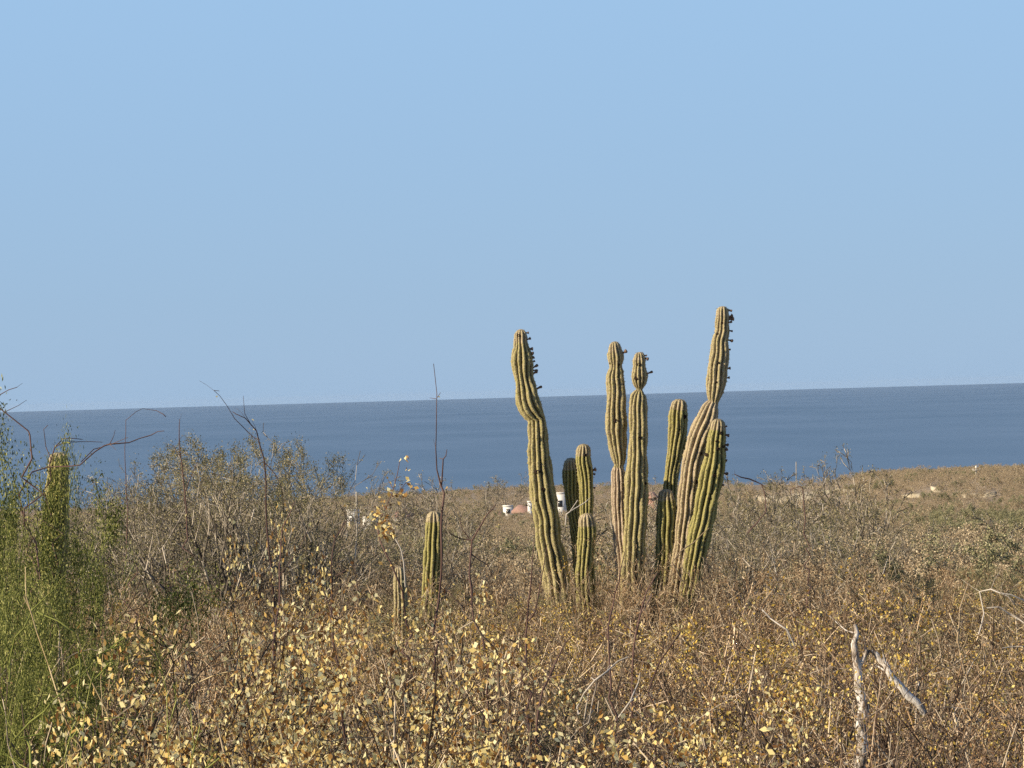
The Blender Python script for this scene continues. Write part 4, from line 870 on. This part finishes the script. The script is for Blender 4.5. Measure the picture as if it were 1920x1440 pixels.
# ---------------------------------------------------------------- houses, poles on the coast
hm, nt, b = mat('white_stucco', .85, .2); tcn = N(nt, 'ShaderNodeTexCoord'); n1 = N(nt, 'ShaderNodeTexNoise'); n1.inputs['Scale'].default_value = 1.2; n1.inputs['Detail'].default_value = 6
nt.links.new(tcn.outputs['Object'], n1.inputs[0]); nt.links.new(ramp(nt, n1.outputs[0], [(.3, (.68, .65, .58)), (.7, (.8, .78, .73))]), b.inputs['Base Color']); M['stucco'] = hm
rm, nt, b = mat('salmon_roof', .85, .2); tcn = N(nt, 'ShaderNodeTexCoord'); n1 = N(nt, 'ShaderNodeTexNoise'); n1.inputs['Scale'].default_value = 2; n1.inputs['Detail'].default_value = 6
nt.links.new(tcn.outputs['Object'], n1.inputs[0]); nt.links.new(ramp(nt, n1.outputs[0], [(.3, (.30, .17, .125)), (.7, (.44, .28, .21))]), b.inputs['Base Color']); M['roof'] = rm
gm2, nt, b = mat('dark_glass', .15, .5); b.inputs['Base Color'].default_value = (.03, .035, .04, 1); M['glass'] = gm2
fm, nt, b = mat('brown_frame', .6, .3); b.inputs['Base Color'].default_value = (.12, .08, .05, 1); M['frame'] = fm

def boxm(name, x0, x1, y0, y1, z0, z1, m_, parent, slope=0):
    V = [(x0, y0, z0), (x1, y0, z0), (x1, y1, z0), (x0, y1, z0), (x0, y0, z1), (x1, y0, z1), (x1, y1, z1 + slope), (x0, y1, z1 + slope)]
    Q = [(0, 3, 2, 1), (4, 5, 6, 7), (0, 1, 5, 4), (1, 2, 6, 5), (2, 3, 7, 6), (3, 0, 4, 7)]
    return link(name, mesh(name, V, Q, mats=[M[m_]]), parent)
def hip_roof(x0, x1, y0, y1, z, h, parent):
    o = .4; cx0, cx1, cy = x0 + (x1 - x0) * .25, x1 - (x1 - x0) * .25, (y0 + y1) / 2
    V = [(x0 - o, y0 - o, z), (x1 + o, y0 - o, z), (x1 + o, y1 + o, z), (x0 - o, y1 + o, z), (x0 - o, y0 - o, z + .18), (x1 + o, y0 - o, z + .18), (x1 + o, y1 + o, z + .18), (x0 - o, y1 + o, z + .18), (cx0, cy, z + h), (cx1, cy, z + h)]
    return link('roof', mesh('roof', V, [(0, 3, 2, 1), (0, 1, 5, 4), (1, 2, 6, 5), (2, 3, 7, 6), (3, 0, 4, 7), (4, 5, 9, 8), (6, 7, 8, 9)], [(5, 6, 9), (7, 4, 8)], mats=[M['roof']]), parent)
def window(x, z, w, h, y, parent):
    f = boxm('window', x - w / 2, x + w / 2, y - .06, y + .02, z, z + h, 'frame', parent)
    boxm('pane', x - w / 2 + .1, x + w / 2 - .1, y - .09, y - .062, z + .1, z + h - .1, 'glass', f)
def house(px0, px1, pytop, D, label, depth=7, wm_='stucco', roof=None, wins=(), extra=None, name='house', rz=.0):
    a, b_ = P(px0, pytop, D), P(px1, pytop, D); cx = (a.x + b_.x) / 2; g = ground(cx, D + depth / 2) - 1.0
    r = link(name, None, loc=(cx, D, g)); r.rotation_euler = (0, 0, rz); prop(r, label, 'house'); w = b_.x - a.x; H = (a.z + b_.z) / 2 - g
    if roof: H -= roof
    boxm('wall', -w / 2, w / 2, 0, depth, 0, H, wm_, r)
    if roof: hip_roof(-w / 2, w / 2, 0, depth, H + .003, roof, r)
    else: boxm('parapet', -w / 2 - .08, w / 2 + .08, -.08, .25, H + .003, H + .3, 'stucco', r)
    for (wx, wz, ww, wh) in wins: window(wx * w, H - wz, ww, wh, 0, r)
    return r, w, H
house(650, 671, 958, 520, 'white flat-roofed house left of the cream-leaved sapling', 5, wins=[(-.05, 2.1, .7, 1.0)])
house(680, 706, 972, 520, 'low white house wall beside the tall white block', 5, wins=[(.2, 1.2, .6, .7)])
house(738, 771, 955, 600, 'low house with a salmon roof right of the cream-leaved sapling', 8, roof=1.4)
house(962, 1000, 948, 640, 'low white house with a pinkish roof left of the cactus clump', 9, roof=1.5, wins=[(-.2, 1.6, .9, 1.1), (.3, 1.6, .9, 1.1)])
r_, w_, H_ = house(943, 962, 950, 655, 'small white annex at the left end of the pink-roofed house', 6, wins=[(0, 1.4, .8, .9)])
house(989, 998, 942, 630, 'tall narrow white block beside the pink-roofed house', 3)
house(925, 944, 960, 625, 'low pinkish shed left of the white annex', 5, roof=.9)
house(1041, 1062, 926, 640, 'tall white house block showing between the left and shaded cactus stems', 7, wins=[(-.1, 2.6, .9, 1.3)])
house(1217, 1231, 923, 640, 'dull reddish house glimpsed between two cactus stems', 7, wm_='roof', roof=1.2)

wp, nt, b = mat('weathered_pole_wood', .8, .2); tcn = N(nt, 'ShaderNodeTexCoord'); n1 = N(nt, 'ShaderNodeTexNoise'); n1.inputs['Scale'].default_value = 8; nt.links.new(tcn.outputs['Object'], n1.inputs[0])
nt.links.new(ramp(nt, n1.outputs[0], [(.3, (.3, .26, .2)), (.7, (.48, .44, .37))]), b.inputs['Base Color']); M['pole'] = wp
def pole(px, top, D, r, label, arm=True):
    p = P(px, top, D); g = ground(p.x, D); o = link('utility_pole', None, loc=(p.x, D, g - .2)); prop(o, label, 'pole'); h = p.z - g + .2
    a, q = tube_arrays([(0, 0, 0, .05, 0, h * .5, r, r * .85), (.05, 0, h * .5, .12, 0, h, r * .85, r * .7)], 8); link('post', mesh('post', a, q, mats=[M['pole']], smooth=True), o)
    if arm:
        boxm('crossarm', -.5, .75, -r - .12, -r, h - .45, h - .3, 'pole', o)
        a, q = tube_arrays([(.12, 0, h, .12, 0, h + .3, .16, .13)], 8); link('insulator', mesh('insulator', a, q, mats=[M['stucco']]), o)
        for sx_ in (-.4, .65):
            a, q = tube_arrays([(sx_, -r - .06, h - .298, sx_, -r - .06, h - .12, .07, .05)], 8); link('insulator', mesh('insulator', a, q, mats=[M['stucco']]), o)
    return o
pole(1829, 877, 500, .13, 'tall utility pole with a white cap on the headland')
pole(1893, 884, 520, .11, 'leaning wooden post right of the utility pole', arm=False)
pole(1904, 869, 640, .12, 'short pale post on the skyline of the headland', arm=False)
pole(666, 922, 300, .10, 'pale post standing above the white flat-roofed house', arm=False)
pole(1490, 866, 260, .05, 'thin white pole against the sea above the sand bank', arm=False)

# ---------------------------------------------------------------- sea air
hz = bpy.data.materials.new('sea_air'); hz.use_nodes = True; hn = hz.node_tree; hn.nodes.clear()
ho = hn.nodes.new('ShaderNodeOutputMaterial'); hv = hn.nodes.new('ShaderNodeVolumePrincipled'); hv.inputs['Color'].default_value = (.62, .78, 1, 1); hv.inputs['Density'].default_value = HAZE
hn.links.new(hv.outputs[0], ho.inputs['Volume'])
x0, x1, y0, y1, z0, z1 = -28000, 28000, -200, 21500, -8, EYE + 8
V = [(x0, y0, z0), (x1, y0, z0), (x1, y1, z0), (x0, y1, z0), (x0, y0, z1), (x1, y0, z1), (x1, y1, z1), (x0, y1, z1)]
prop(link('haze', mesh('haze', V, [(0, 3, 2, 1), (4, 5, 6, 7), (0, 1, 5, 4), (1, 2, 6, 5), (2, 3, 7, 6), (3, 0, 4, 7)], mats=[hz])), kind='stuff')
